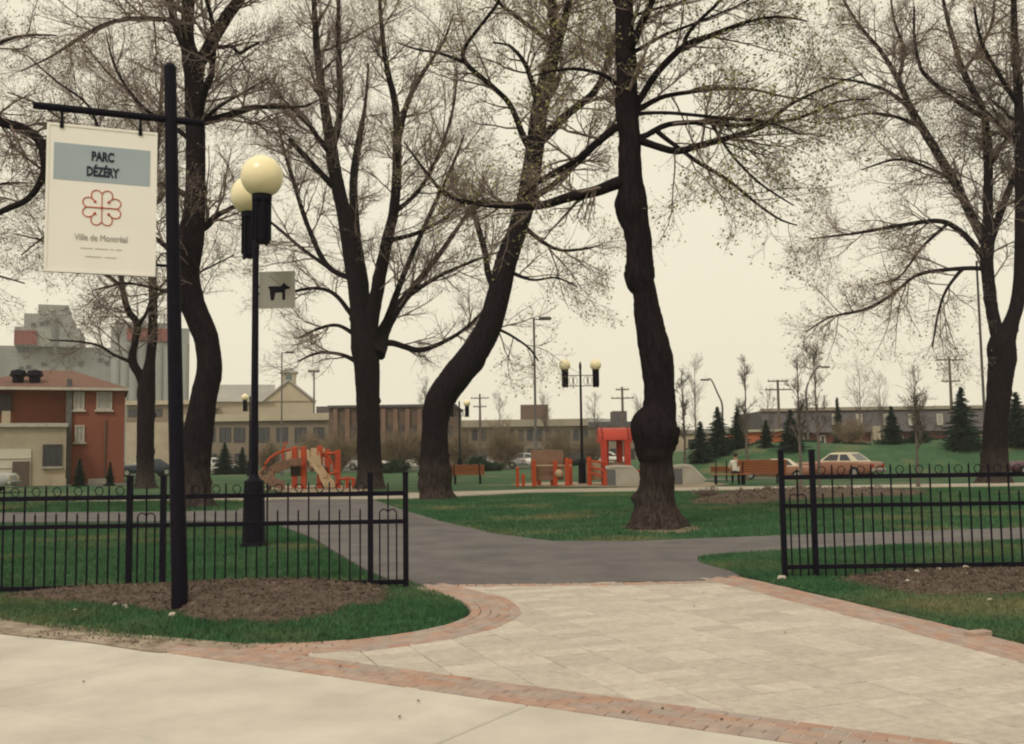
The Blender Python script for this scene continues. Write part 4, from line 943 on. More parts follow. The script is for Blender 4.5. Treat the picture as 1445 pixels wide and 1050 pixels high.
utility('tall wooden utility pole above the mansard row', 1346, 503, 95, ((508, 2.6), (538, 1.8)))
utility('wooden utility pole over the tan building by the bent trunk', 678, 556, 120, ((562, 2.2), (574, 1.6)))
fx = on(443, 640, 140); H = zz(443, 524, 140); t = thing('floodlight_mast', 'distant floodlight mast above the tan block', 'mast', (fx.x, 140, 0))
MB().lathe([(0.2, -0.05), (0.1, H)], 8).build('pole', POLEG, t)
for k in (-1, 0, 1): MB().box((k * 0.55, -0.1, H), (0.45, 0.3, 0.35)).build('lamp_head', POLEG, t)

# ------------------------------------------------------------------ buildings
class Bld:
    def __init__(s, name, label, Y, px0, px1, cat='building', rot=0.0):
        a = on(px0, 640, Y); b = on(px1, 640, Y); s.Y = Y; s.cx = (a.x + b.x) / 2; s.r = rot
        s.O = Vector((s.cx, Y, 0)); s.u = Vector((math.cos(rot), math.sin(rot), 0)); s.d = Vector((-math.sin(rot), math.cos(rot), 0))
        s.t = thing(name, label, cat, (s.cx, Y, 0), rot)
    def hit(s, px, py, dy):
        r = ray(px, py); o = s.O + s.d * dy; return CAM + r * ((o - CAM).dot(s.d) / r.dot(s.d))
    def X(s, px, dy=0.0): return (s.hit(px, 600, dy) - s.O).dot(s.u)
    def Z(s, px, py, dy=0.0): return s.hit(px, py, dy).z
    def block(s, name, m, x0, x1, ptop, dep, pbot=None, dy=0.0, parent=None):
        X0, X1 = s.X(x0, dy), s.X(x1, dy); zt = s.Z((x0 + x1) / 2, ptop, dy); zb = -0.05 if pbot is None else s.Z((x0 + x1) / 2, pbot, dy)
        return MB().box(((X0 + X1) / 2, dy + dep / 2, (zt + zb) / 2), (X1 - X0, dep, zt - zb)).build(name, m, parent or s.t)
    def window(s, x0, y0, x1, y1, pane=GLASS, frame=FRAME, dy=0.0, name='window', bars=0, fw=0.08):
        X0, X1 = s.X(x0, dy), s.X(x1, dy); c = (x0 + x1) / 2; zt, zb = s.Z(c, y0, dy), s.Z(c, y1, dy); w, h = X1 - X0, zt - zb; cx, cz = (X0 + X1) / 2, (zt + zb) / 2
        mb = MB()
        for q in (-1, 1):
            mb.box((cx + q * (w / 2 - fw / 2), dy - 0.03, cz), (fw, 0.12, h)); mb.box((cx, dy - 0.028, cz + q * (h / 2 - fw / 2)), (w - 2 * fw, 0.12, fw))
        for k in range(bars): mb.box((cx - w / 2 + w * (k + 1) / (bars + 1), dy - 0.026, cz), (fw * 0.7, 0.10, h - 2 * fw))
        f = mb.build(name, frame, s.t)
        MB().box((cx, dy - 0.012, cz), (w - 2 * fw, 0.03, h - 2 * fw)).build('pane', pane, f)
        return f

# red brick house with hip roof
h = Bld('brick_house', 'two storey red brick house with brown hip roof', 60.0, -60, 176, rot=math.radians(22))
h.block('wall', HBRICK, 96, 176, 548, 9.0)
h.block('wall', HBRICK, -60, 95.9, 548, 7.0, dy=1.2)
X0, X1 = h.X(-64), h.X(181); ze = h.Z(100, 548); zr = h.Z(100, 523, 4.5); y0, y1 = -0.5, 9.5
rf = MB(); rf.add([(X0, y0, ze), (X1, y0, ze), (X1, y1, ze), (X0, y1, ze), (X0 + 4, 4.5, zr), (h.X(98), 4.5, zr)], [(0, 1, 5, 4), (1, 2, 5), (2, 3, 4, 5), (3, 0, 4), (3, 2, 1, 0)])
rf = rf.build('roof', HROOF, h.t)
MB().box(((X0 + X1) / 2, y0, ze - 0.06), (X1 - X0, 0.12, 0.16)).build('eaves_board', FRAME, rf)
for cx in (22, 46): 
    MB().lathe([(0.32, 0), (0.32, 0.35), (0.5, 0.45), (0.4, 0.75), (0.05, 0.85)], 10, (h.X(cx), 0.9, ze + 0.35)).build('roof_vent', BLACK, rf)
for (a, b, c, d, p) in ((103, 553, 118.5, 578.5, GLASSL), (135.5, 553, 157.5, 578.5, GLASSL), (106, 600, 119.5, 624, GLASSL)):
    h.window(a, b, c, d, p, FRAME, 0.0, bars=1, fw=0.09)
    MB().box(((h.X(a) + h.X(c)) / 2, -0.06, h.Z((a + c) / 2, d) - 0.06), (h.X(c) - h.X(a) + 0.2, 0.2, 0.1)).build('sill', FRAME, h.t)
MB().tube([(h.X(149), -0.06, 0), (h.X(149), -0.06, h.Z(149, 592))], 0.05, 6).build('drainpipe', UMBER, h.t)
MB().box((h.X(97), -0.13, h.Z(97, 535) / 2), (0.32, 0.14, h.Z(97, 535))).build('downpipe_box', POLEG, h.t)
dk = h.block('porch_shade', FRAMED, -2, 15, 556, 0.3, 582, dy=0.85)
h.block('doorstep', RAMPC, 126, 152, 676, 1.2, dy=-1.3)
# garage in front
gme = Bld('garage', 'low cream garage with flat roof and white door before the brick house', 56.0, -90, 94, rot=math.radians(25))
gme.block('wall', CREAMW, -90, 94, 601, 3.5)
gme.block('parapet', FRAME, -92, 96, 597, 3.9, 602.5, dy=-0.2)
gme.block('chimney', CREAMW, 2, 14, 580, 0.9, 597, dy=1.0)
dr = gme.block('garage_door', WHITEP, -40, 45, 634, 0.1, dy=-0.06)
for k in range(1, 4):
    z = gme.Z(0, 634) * k / 4; MB().box(((gme.X(-40) + gme.X(45)) / 2, -0.085, z), (gme.X(45) - gme.X(-40), 0.04, 0.05)).build('door_rib', FRAME, dr)
gme.block('door', BROWND, 19, 43, 651, 0.1, dy=-0.17)
gme.window(61, 627, 88.5, 658, GLASS, FRAMED, 0.0, bars=2, fw=0.1)
gme.block('sill', RAMPC, 60, 90, 658.5, 0.3, 661, dy=-0.2)
gme.block('buttress', CREAMW, 76, 95, 676, 0.8, dy=-0.85)

# grain elevator
e = Bld('grain_elevator', 'huge pale concrete grain elevator towering beyond the brick house', 330.0, -120, 266, rot=math.radians(20))
e.block('wall', SILO, -120, 160, 488, 40)
e.block('tower', SILO, 17, 110, 462, 30, 489, dy=-4)
e.block('tower', SILO, 30, 97, 443, 26, 463, dy=-3)
e.block('penthouse', SILO, 50, 92, 430, 18, 444, dy=-2)
e.block('tower', SILO, 154, 266, 462, 42, dy=-6)
e.block('penthouse', SILO, 160, 235, 455, 30, 463, dy=-4)
e.block('stair_shaft', RAMPD, 73, 77.5, 450, 1.0, 508, dy=-4.8)
e.block('painted_panel', SILOR, 16.5, 49, 466, 0.6, 486, dy=-4.7)
e.block('painted_panel', SILOR, 177, 242, 463, 0.6, 481, dy=-6.8)
for k in range(9):                       # round silo fronts
    xx = 162 + k * 12.2; X_ = e.X(xx, -6); zt = e.Z(xx, 486, -6)
    MB().lathe([(1.5, -0.05), (1.5, zt)], 12, (X_, -6, 0)).build('silo', SILO, e.t, smooth=True)
for (x, y) in ((26, 494), (34, 494), (60, 514), (112, 513), (150, 512), (140, 508), (38, 518), (28, 520), (64, 455), (44, 458), (56, 457)):
    e.window(x - 4, y - 3, x + 4, y + 3, GLASS, RAMPD, -4.2 if y < 470 else -0.2, fw=0.3)
# buildings in the middle distance
hall = Bld('gabled_hall', 'cream gabled hall with small roof cupola', 150.0, 300, 442, rot=math.radians(12))
hall.block('wall', HALL, 300, 442, 566, 20)
gx0, gx1, gz, gp = hall.X(372), hall.X(442), hall.Z(407, 566), hall.Z(407, 538); gm_ = (gx0 + gx1) / 2
MB().add([(gx0, -0.2, gz), (gx1, -0.2, gz), (gm_, -0.2, gp), (gx0, 20, gz), (gx1, 20, gz), (gm_, 20, gp)], [(0, 1, 2), (3, 5, 4), (0, 2, 5, 3), (1, 4, 5, 2), (0, 3, 4, 1)]).build('gable', HALL, hall.t)
lx0 = hall.X(296); MB().add([(lx0, -0.6, hall.Z(330, 567)), (gm_ - 2.2, -0.6, hall.Z(330, 567)), (gm_ - 2.2, 9, hall.Z(385, 537)), (lx0, 9, hall.Z(330, 537))], [(0, 1, 2, 3)]).build('roof', HALLR, hall.t)
for sg_ in (-1, 1):
    ex = gx0 - 0.4 if sg_ < 0 else gx1 + 0.4; MB().tube([(ex, -0.35, gz - 0.2), (gm_, -0.35, gp + 0.1)], 0.22, 4).build('verge_board', HALLR, hall.t)
cup = MB().box((gm_, 1, gp + 0.4), (2.2, 2.2, 2.0)).build('cupola', HALL, hall.t)
MB().add([(gm_ - 1.4, -0.4, gp + 1.3), (gm_ + 1.4, -0.4, gp + 1.3), (gm_ + 1.4, 2.4, gp + 1.3), (gm_ - 1.4, 2.4, gp + 1.3), (gm_, 1, gp + 2.3)], [(0, 1, 4), (1, 2, 4), (2, 3, 4), (3, 0, 4), (3, 2, 1, 0)]).build('cupola_roof', HALLR, cup)
MB().box((gm_, -0.14, gp + 0.45), (0.9, 0.08, 1.1)).build('louvre', CARS['teal'], cup)
tb = Bld('tan_block', 'flat roofed tan block with dark window bands under the gabled hall', 128.0, 255, 470)
tb.block('wall', TANW, 255, 470, 590, 18)
tb.block('roof_band', HALL, 252, 472, 584, 19, 594, dy=-0.5)
for a in (270, 296, 318, 338, 372, 398, 424, 450): tb.window(a - 8, 603, a + 8, 624, GLASS, FRAMED, 0, fw=0.14, bars=1)
for a in (300, 338, 376, 414, 452): tb.window(a - 7, 640, a + 7, 660, GLASS, FRAMED, 0, fw=0.14, bars=1)
tb.block('roof_box', SLATE, 446, 466, 573.5, 4, 584.5, dy=2)
wl = Bld('tan_annex', 'plain tan building between brick house and maple trunks', 135.0, 178, 262)
wl.block('wall', TANW, 178, 264, 569, 15); wl.block('roof_band', HALL, 176, 266, 565, 16, 571, dy=-0.5); wl.block('lower_wing', CREAMW, 178, 262, 596, 5, dy=-4)
for a in (190, 220, 248): wl.window(a - 9, 577, a + 9, 588, GLASS, FRAMED, 0, fw=0.14, bars=1)
bb = Bld('brown_warehouse', 'dark brown flat roofed warehouse with paler brick piers', 112.0, 464, 604)
bb.block('wall', UMBER, 464, 641, 573, 16); bb.block('coping', SLATE, 462, 643, 571, 17, 574.5, dy=-0.4)
for a in range(470, 640, 17): bb.block('pier', PIER, a, a + 6, 577, 0.4, dy=-0.42)
for a in range(478, 636, 17): bb.window(a, 600, a + 7, 618, GLASS, FRAMED, 0, fw=0.12)
tn = Bld('office_block', 'long tan two storey office with dark windows behind the play area', 150.0, 640, 905)
tn.block('wall', TANW, 642, 905, 601, 16); tn.block('fascia', FASCIA, 640, 830, 592, 17, 602, dy=-0.6); tn.block('fascia', SLATE, 830.2, 907, 595, 17, 602.5, dy=-0.6)
for a in range(652, 900, 13): tn.window(a, 606, a + 9, 622, GLASS, FRAMED, 0, fw=0.15)
for a in range(652, 900, 13): tn.window(a, 633, a + 9, 648, GLASS, FRAMED, 0, fw=0.15)
tn.block('roof_plant', UMBER, 735, 774, 571, 5, 593, dy=3); tn.block('roof_plant', SLATE, 865, 885, 580, 4, 597, dy=3)
# mansard row on the right
mr = Bld('mansard_row', 'long row building with dark mansard roof over red brick', 104.0, 1078, 1600)
mr.block('wall', RBRICK, 1080, 1600, 606, 14)
X0, X1 = mr.X(1078), mr.X(1600); z0, z1 = mr.Z(1260, 609), mr.Z(1260, 577)
MB().add([(X0, -0.6, z0), (X1, -0.6, z0), (X1, 1.4, z1), (X0, 1.4, z1), (X0, 14, z1), (X1, 14, z1), (X0, 14, z0), (X1, 14, z0)], [(0, 1, 2, 3), (3, 2, 5, 4), (0, 3, 4, 6), (1, 7, 5, 2), (6, 4, 5, 7)]).build('roof', SLATE, mr.t)
MB().box(((X0 + X1) / 2, 1.2, z1 + 0.1), (X1 - X0, 0.4, 0.3)).build('cornice', FASCIA, mr.t)
for a in (1179, 1213, 1251, 1287, 1326.5, 1362, 1398): mr.window(a - 4.5, 584, a + 4, 600, GLASSL, FRAME, -0.5, fw=0.16, name='dormer')
for a in (1100, 1130, 1160, 1200, 1270, 1300, 1340, 1385): mr.window(a - 4, 614, a + 4, 628, GLASS, FRAME, 0, fw=0.14)
mr.block('entrance', CREAMW, 1232, 1250, 601, 0.8, dy=-0.9)
bhd = Bld('flat_block', 'long beige flat topped block behind the mansard row', 135.0, 1130, 1600)
bhd.block('wall', FASCIA, 1130, 1600, 574, 12); bhd.block('coping', HALLR, 1128, 1602, 572, 12.6, 575, dy=-0.3)
orb = Bld('orange_shed', 'low orange walled shed seen between the spruces', 92.0, 1048, 1103)
orb.block('wall', ORWALL, 1048, 1103, 609, 7); orb.block('roof', HALL, 1046, 1105, 606, 7.6, 609.5, dy=-0.3); orb.block('door', BROWND, 1066, 1074, 620, 0.1, dy=-0.07)
cb = Bld('cream_shed', 'low cream shed behind the leftmost spruces and far ramp wall', 112.0, 955, 1030)
cb.block('wall', CREAMW, 955, 1032, 611, 8); cb.block('roof', HALLR, 953, 1034, 607, 8.6, 611.5, dy=-0.3); cb.window(970, 620, 984, 632, GLASS, FRAMED)

# ------------------------------------------------------------------ cars
def car(label, loc, rz, body, roof=None, group=None, scale=1.0):
    body = CARS[body]; roof = CARS[roof] if roof else body
    t = thing('parked_car', label, 'car', loc, rz, group, scale if hasattr(scale, '__len__') else (scale,) * 3)
    secs = [(-2.58, .80, .42, .80), (-2.50, .90, .32, .90), (-1.5, .95, .24, .95), (0, .97, .22, .96), (1.4, .95, .24, .93), (2.40, .90, .30, .88), (2.56, .82, .42, .78)]
    V = []; n = 10
    for x, hw, zb, zt in secs:
        hs = [(hw * .9, zb), (hw, zb + .12), (hw * 1.0, (zb + zt) / 2), (hw * .97, zt - .10), (hw * .82, zt)]
        V += [(x, y, z) for y, z in hs] + [(x, -y, z) for y, z in hs[::-1]]
    F = [(i * n + j, i * n + (j + 1) % n, (i + 1) * n + (j + 1) % n, (i + 1) * n + j) for i in range(len(secs) - 1) for j in range(n)] + [tuple(range(n)), tuple(range(6 * n, 7 * n))[::-1]]
    MB().add(V, F).build('body', body, t, smooth=True)
    b0, b1, t0, t1, zb, zt, hb, ht = -1.75, 0.80, -1.15, 0.12, .93, 1.37, .82, .66
    gh = [(b0, -hb, zb), (b1, -hb, zb), (b1, hb, zb), (b0, hb, zb), (t0, -ht, zt), (t1, -ht, zt), (t1, ht, zt), (t0, ht, zt)]
    MB().add(gh, [(0, 1, 5, 4), (1, 2, 6, 5), (2, 3, 7, 6), (3, 0, 4, 7), (4, 5, 6, 7)]).build('cabin', roof, t)
    MB().add([(t0 - .06, -ht, zt), (t1 + .06, -ht, zt), (t1 + .06, ht, zt), (t0 - .06, ht, zt), (t0 + .12, -ht + .12, zt + .05), (t1 - .12, -ht + .12, zt + .05), (t1 - .12, ht - .12, zt + .05), (t0 + .12, ht - .12, zt + .05)],
             [(0, 1, 5, 4), (1, 2, 6, 5), (2, 3, 7, 6), (3, 0, 4, 7), (4, 5, 6, 7), (3, 2, 1, 0)]).build('roof', roof, t, smooth=True)
    g_ = [Vector(p) for p in gh]
    def panel(name, a, b, c, d, u0, u1, v0, v1):
        f = lambda u, v: (g_[a] * (1 - u) + g_[b] * u) * (1 - v) + (g_[d] * (1 - u) + g_[c] * u) * v
        P = [f(u0, v0), f(u1, v0), f(u1, v1), f(u0, v1)]; nn = (P[1] - P[0]).cross(P[3] - P[0]).normalized() * 0.012
        if nn.dot((P[0] + P[2]) / 2 - Vector((-.4, 0, 1.1))) < 0: nn = -nn
        MB().add([p - nn * .5 for p in P] + [p + nn for p in P], [(0, 1, 2, 3), (7, 6, 5, 4), (0, 4, 5, 1), (1, 5, 6, 2), (2, 6, 7, 3), (3, 7, 4, 0)]).build(name, GLASS, t)
    panel('side_window', 0, 1, 5, 4, .52, .93, .12, .88); panel('side_window', 0, 1, 5, 4, .16, .46, .12, .88)
    panel('side_window', 3, 2, 6, 7, .52, .93, .12, .88); panel('side_window', 3, 2, 6, 7, .16, .46, .12, .88)
    panel('windscreen', 1, 2, 6, 5, .08, .92, .1, .9); panel('rear_window', 3, 0, 4, 7, .1, .9, .12, .88)
    for x in (-1.55, 1.6):
        for s in (-1, 1):
            w = MB(); w.tube([(x, s * .76, .33), (x, s * .975, .33)], .33, 18); w = w.build('wheel', TYRE, t, smooth=True)
            MB().tube([(x, s * .96, .33), (x, s * .985, .33)], .19, 14).build('rim', CHROME, w)
    for x, nm in ((-2.64, 'rear_bumper'), (2.62, 'front_bumper')): MB().box((x, 0, .46), (.12, 1.7, .15), bev=.03).build(nm, CHROME, t)
    for s in (-1, 1):
        MB().box((2.555, s * .62, .68), (.06, .34, .15)).build('headlight', HEADL, t); MB().box((-2.575, s * .66, .72), (.06, .3, .16)).build('tail_light', TAILL, t)
    return t
car('rust brown sedan with cream vinyl roof parked along the road', (on(1181, 640, 63.5).x, 63.5, -0.39), math.radians(180 - 46), 'rust', 'cream', scale=(1.04, 1.04, 1.14))
car('rust sedan with cream roof hidden behind the long bench', (on(1090, 640, 63.0).x, 63.0, -0.39), math.radians(180 - 12), 'rust', 'cream', scale=0.9)
car('maroon car beside the forked maple trunk', (on(1478, 640, 64.0).x, 64.0, -0.39), math.radians(180 - 12), 'maroon', 'silver')
c = at(-66, 697); car('silver car parked before the cream garage', (c.x, c.y, 0.02), math.radians(10), 'silver')
c = at(203, 672); car('dark car parked behind the slender forked maple', (c.x, c.y, 0.0), math.radians(215), 'navy')
c = at(308, 669); car('white car parked behind the wavy maple trunk', (c.x, c.y, 0.0), math.radians(10), 'white')
for px, k, lb_ in ((478, 'silver', 'silver car in the far lot behind the fan shaped maple'), (575, 'white', 'white car in the far lot left of the bent trunk'), (700, 'silver', 'silver car in the far lot between bench and tall park light'),
              (733, 'silver', 'silver car in the far lot just left of tall park light'), (778, 'white', 'white car in the far lot right of tall park light'), (805, 'navy', 'navy car in the far lot near twin globe lamp'), (846, 'white', 'white car in the far lot behind the red play arch'), (968, 'teal', 'teal car in the far lot beside the knobby trunk')):
    Yc = 95 + (px % 7) * 0.6; car(lb_, (on(px, 640, Yc).x, Yc, 0.02), math.radians(175 + px % 17), k)

# ------------------------------------------------------------------ benches and person
def bench(label, px, py, w, rz, back=True, seat_n=4, back_n=4, name='park_bench'):
    b = at(px, py); t = thing(name, label, 'bench', (b.x, b.y, 0), rz)
    for k in range(seat_n): MB().box((0, -0.21 + k * 0.135, 0.455), (w, 0.12, 0.045)).build('seat_slat', BENCH, t)
    if back:
        for k in range(back_n): MB().box((0, 0.33 + k * 0.035, 0.55 + k * 0.115), (w, 0.035, 0.105), rx=-0.28).build('back_slat', BENCH, t)
    for s in (-1, 1):
        x = s * (w / 2 - 0.25); mb = MB(); mb.box((x, -0.2, 0.2), (0.06, 0.06, 0.46)); mb.box((x, 0.22, 0.2), (0.06, 0.06, 0.46)); mb.box((x, 0.0, 0.415), (0.05, 0.5, 0.035))
        if back: mb.box((x, 0.37, 0.66), (0.05, 0.045, 0.68), rx=-0.28)
        mb.build('leg', BLACK, t)
    return t
bench('orange brown slatted bench beside the bent trunk', 660, 683, 1.75, math.radians(176))
lbn = bench('long orange brown bench with high back behind which a car is parked', 1072, 683, 2.2, math.radians(183), back_n=5)
sbn = bench('short backless bench beside the long bench with person', 1030, 684, 1.7, math.radians(176), back=False)
bench('low orange brown bench left of the seated person', 1018, 679, 1.0, math.radians(170), back_n=2)
# seated person in white, on the backless bench
pb = sbn.location; pp = thing('person', 'person in white shirt and dark trousers seated on the backless bench', 'person', (pb.x + 0.28, pb.y - 0.02, 0), math.radians(170))
bm = bmesh.new(); J = {}
def jt_(n_, co): J[n_] = bm.verts.new(co)
for n_, co in dict(pel=(0, 0, .53), bel=(0, -.01, .68), che=(0, 0, .92), nk=(0, -.01, 1.08), hd=(0, -.03, 1.2), cr=(0, -.03, 1.32), sl=(-.19, 0, 1.0), sr=(.19, 0, 1.0), el=(-.27, -.06, .77), er=(.27, -.06, .77), wl=(-.16, -.28, .64), wr=(.16, -.28, .64), hl=(-.12, -.36, .62), hr=(.12, -.36, .62),
                     tl=(-.11, -.02, .52), tr=(.11, -.02, .52), kl=(-.12, -.42, .52), kr=(.13, -.42, .52), al=(-.12, -.44, .10), ar=(.14, -.46, .10), fl=(-.12, -.60, .04), fr=(.15, -.62, .04)).items(): jt_(n_, co)
for e_ in ('pel bel', 'bel che', 'che nk', 'nk hd', 'hd cr', 'che sl', 'che sr', 'sl el', 'sr er', 'el wl', 'er wr', 'wl hl', 'wr hr', 'pel tl', 'pel tr', 'tl kl', 'tr kr', 'kl al', 'kr ar', 'al fl', 'ar fr'):
    a, b = e_.split(); bm.edges.new((J[a], J[b]))
bm.verts.ensure_lookup_table(); names = list(J); me = bpy.data.meshes.new('body'); bm.to_mesh(me); bm.free()
bo = bpy.data.objects.new('body', me); col.objects.link(bo)
sk = bo.modifiers.new('skin', 'SKIN'); ss_ = bo.modifiers.new('sub', 'SUBSURF'); ss_.levels = ss_.render_levels = 2
rad = dict(pel=.16, bel=.15, che=.16, nk=.06, hd=.095, cr=.08, sl=.075, sr=.075, el=.05, er=.05, wl=.036, wr=.036, hl=.04, hr=.04, tl=.10, tr=.10, kl=.07, kr=.07, al=.045, ar=.045, fl=.04, fr=.04)
for i_, n_ in enumerate(names):
    r_ = rad[n_]; me.skin_vertices[0].data[i_].radius = (r_, r_ * (0.72 if n_ in ('pel', 'bel', 'che') else 1)); me.skin_vertices[0].data[i_].use_root = n_ == 'pel'
bpy.context.view_layer.update(); dg_ = bpy.context.evaluated_depsgraph_get()
bm2 = bpy.data.meshes.new_from_object(bo.evaluated_get(dg_)); bpy.data.objects.remove(bo)
bm2.materials.clear()
for m_ in (SKIN, SHIRT, TROUS): bm2.materials.append(m_)
for f in bm2.polygons:
    c_ = f.center; f.use_smooth = True
    f.material_index = 0 if c_.z > 1.06 or (c_.y < -.24 and c_.z > .585 and abs(c_.x) < .3) else (1 if c_.z > .60 else 2)
body = link('body', bm2, None, pp)
MB().sphere((0, -0.015, 1.285), 0.102, 12, 8).build('hair', HAIR, pp, smooth=True)

# ------------------------------------------------------------------ play areas
def P3(px, py, Y): return Vector(on(px, py, Y))
def play(label, px0, px1, Y): 
    a = on((px0 + px1) / 2, 640, Y); return thing('climbing_frame', label, 'play structure', (a.x, Y, 0)), a.x
Yp = at(440, 690).y
pl_, cx = play('orange climbing frame with tan slides under the fan shaped maple', 375, 505, Yp)
lx = lambda px: on(px, 650, Yp).x - cx
lz = lambda px, py: max(on(px, py, Yp).z, 0.0)
def ppost(px, ptop, dy, r=0.11, m_=ORANGE, par=None, sh=None): return MB().box((lx(px), dy, lz(px, ptop) / 2), (r * 2, r * 2, lz(px, ptop)), bev=0.03).build('post', m_, par or pl_)
for a, b, dy in ((408, 630, 1.2), (430, 630, -0.2), (452, 629, -0.1), (455, 634, 1.3), (477, 635, 0.0)): ppost(a, b, dy, 0.115)
MB().box((lx(441), .5, lz(441, 660)), (lx(455) - lx(427), 1.6, .1)).build('deck', BROWNP, pl_)
MB().box((lx(418), .5, lz(418, 658)), (lx(430) - lx(406), 1.6, .1)).build('deck', BROWNP, pl_)
MB().box((lx(419.5), -.05, (lz(419, 657) + lz(419, 672)) / 2), (lx(428.5) - lx(411), .08, lz(419, 657) - lz(419, 672))).build('dark_panel', FRAMED, pl_)
MB().box((lx(412), 1.25, lz(412, 643)), (lx(428) - lx(396), .1, lz(412, 636) - lz(412, 651))).build('tan_panel', TANP, pl_)
MB().box((lx(441), 1.25, lz(441, 643)), (lx(452) - lx(432), .1, lz(441, 633) - lz(441, 655))).build('tan_panel', TANP, pl_)
def chute(name, path, w, m_, rail=0.16):
    mb = MB(); P = [Vector(p) for p in path]
    for i in range(len(P) - 1):
        d = P[i + 1] - P[i]; n_ = Vector((-d.y, d.x, 0)); n_ = n_.normalized() if n_.length > 1e-3 else Vector((0, 1, 0))
        for o0, o1, h0, h1 in ((-w / 2, w / 2, 0, 0), (-w / 2, -w / 2, 0, rail), (w / 2, w / 2, 0, rail)):
            a0, a1 = P[i] + n_ * o0 + Vector((0, 0, h0)), P[i] + n_ * o1 + Vector((0, 0, h1)); b0_, b1_ = P[i + 1] + n_ * o0 + Vector((0, 0, h0)), P[i + 1] + n_ * o1 + Vector((0, 0, h1))
            mb.add([a0, a1, b1_, b0_], [(0, 1, 2, 3)])
    o = mb.build(name, m_, pl_); so = o.modifiers.new('t', 'SOLIDIFY'); so.thickness = 0.04; return o
chute('straight_slide', [(lx(440), -.3, lz(440, 640)), (lx(445), -.4, lz(445, 643)), (lx(449), -.55, lz(449, 658)), (lx(462), -.8, lz(462, 674)), (lx(471), -1.0, .1), (lx(474), -1.05, .06)], 0.5, TANP, 0.2)
sp = [(lx(426), -.3, lz(426, 656)), (lx(412), -.5, lz(412, 658)), (lx(398), -.8, lz(398, 664)), (lx(388), -1.0, lz(388, 670)), (lx(385), -1.4, lz(386, 676)), (lx(392), -1.8, .35), (lx(405), -1.9, .16), (lx(414), -1.9, .1)]
chute('spiral_slide', cat_rom(sp, 5), 0.6, BROWNP, 0.32)
MB().tube([(lx(390), -1.3, 0), (lx(392), -1.3, lz(391, 664))], .09, 8).build('support', BROWNP, pl_)
MB().tube(cat_rom([(lx(375), -.8, 0), (lx(377), -.8, .8), (lx(384), -.7, 1.35), (lx(398), -.4, 1.7), (lx(410), 0, 1.8)], 5), .055, 8).build('hoop_rail', ORANGE, pl_, smooth=True)
MB().tube(cat_rom([(lx(397), .7, 1.2), (lx(394), .7, 1.6), (lx(396), .7, 2.0), (lx(400), .7, 2.15)], 5), .055, 8).build('hoop_rail', ORANGE, pl_, smooth=True)
MB().tube([(lx(453), 0, lz(453, 641)), (lx(477), 0, lz(477, 639))], .07, 8).build('top_bar', ORANGE, pl_)
MB().tube(cat_rom([(lx(455), 0, lz(455, 643)), (lx(463), 0, lz(463, 645)), (lx(470), 0, lz(470, 655)), (lx(473), 0, lz(473, 672))], 5), .055, 8).build('arched_bar', ORANGE, pl_, smooth=True)
MB().tube([(lx(466), -.1, lz(466, 669)), (lx(478), -.1, lz(478, 666))], .06, 8).build('rung', ORANGE, pl_)
for a, b in ((491, 672), (500, 674)): ppost(a, b, -.2, .075)
MB().tube([(lx(478), -.2, lz(478, 676)), (lx(502), -.2, lz(502, 675))], .06, 8).build('rail', ORANGE, pl_)

Yp = at(800, 686).y; pl_, cx = play('red arched play tower joined to orange climbing posts and nets', 730, 905, Yp)
for a, b, dy in ((730, 659, 0), (738, 669, 0), (753, 649, -.2), (761, 649, 1.0), (780, 649, .6), (783, 650, -.2), (799.5, 646, -.2), (806, 648, 1.0), (832, 645, .4), (835, 648, 1.4), (852, 664, -.6)): ppost(a, b, dy, .095 if a > 745 else .075)
MB().box((lx(772), 0.1, .95), (lx(799) - lx(753), .05, 1.35)).build('net_panel', BROWNP, pl_)
MB().sphere((lx(788), -.28, lz(788, 668)), .19, 14, 10).build('ball_panel', TANP, pl_, smooth=True)
for z_ in (657,): MB().tube([(lx(753), -.2, lz(753, z_)), (lx(806), -.2, lz(806, z_))], .04, 6).build('rail', TANP, pl_)
for y_, y2 in ((650, 653), (659, 664), (667, 673)): MB().tube([(lx(832), .4, lz(832, y_)), (lx(852), -.5, lz(852, y2))], .05, 6).build('rail', ORANGE, pl_)
MB().box((lx(841), .7, lz(841, 664)), (lx(850) - lx(834), .05, .9)).build('net_panel', TANP, pl_)
# tower: four posts and a barrel roof
zt_b = lz(868, 621)
for a, dy in ((852.5, 0), (859, 1.4), (879, 1.4), (885.5, 0)): MB().box((lx(a), dy, zt_b / 2), (.27, .27, zt_b)).build('post', REDP, pl_)
r_b = (lz(868, 603) - zt_b); hw = (lx(889) - lx(849)) / 2; mx_ = lx(869)
arc = [(-.15 + .85 - (0.85) * math.cos(a), zt_b + r_b * math.sin(a)) for a in np.linspace(0, math.pi, 13)]; 
MB().prism(arc + [(y * .9 + .07, zt_b + (z - zt_b) * .8 - .02) for y, z in arc[::-1]], mx_ - hw, mx_ + hw, 'x').build('barrel_roof', REDP, pl_, smooth=True)
for q in (-1, 1): MB().prism(arc + [(arc[-1][0], zt_b - .12), (arc[0][0], zt_b - .12)], mx_ + q * hw - .09, mx_ + q * hw + .09, 'x').build('roof_rim', REDP, pl_)
MB().box((mx_, .7, lz(869, 655)), (2 * hw - .2, 1.3, .12)).build('deck', BROWNP, pl_)
for y_ in (643, 650): MB().tube([(lx(857), 1.4, lz(857, y_)), (lx(881), 1.4, lz(881, y_))], .035, 6).build('rail', TANP, pl_)
MB().box((lx(897), .4, lz(897, 672)), (lx(906) - lx(888), .1, .5)).build('side_panel', ORANGE, pl_)
MB().tube([(lx(888), .35, lz(888, 664)), (lx(908), .35, lz(908, 665))], .05, 6).build('rail', ORANGE, pl_)
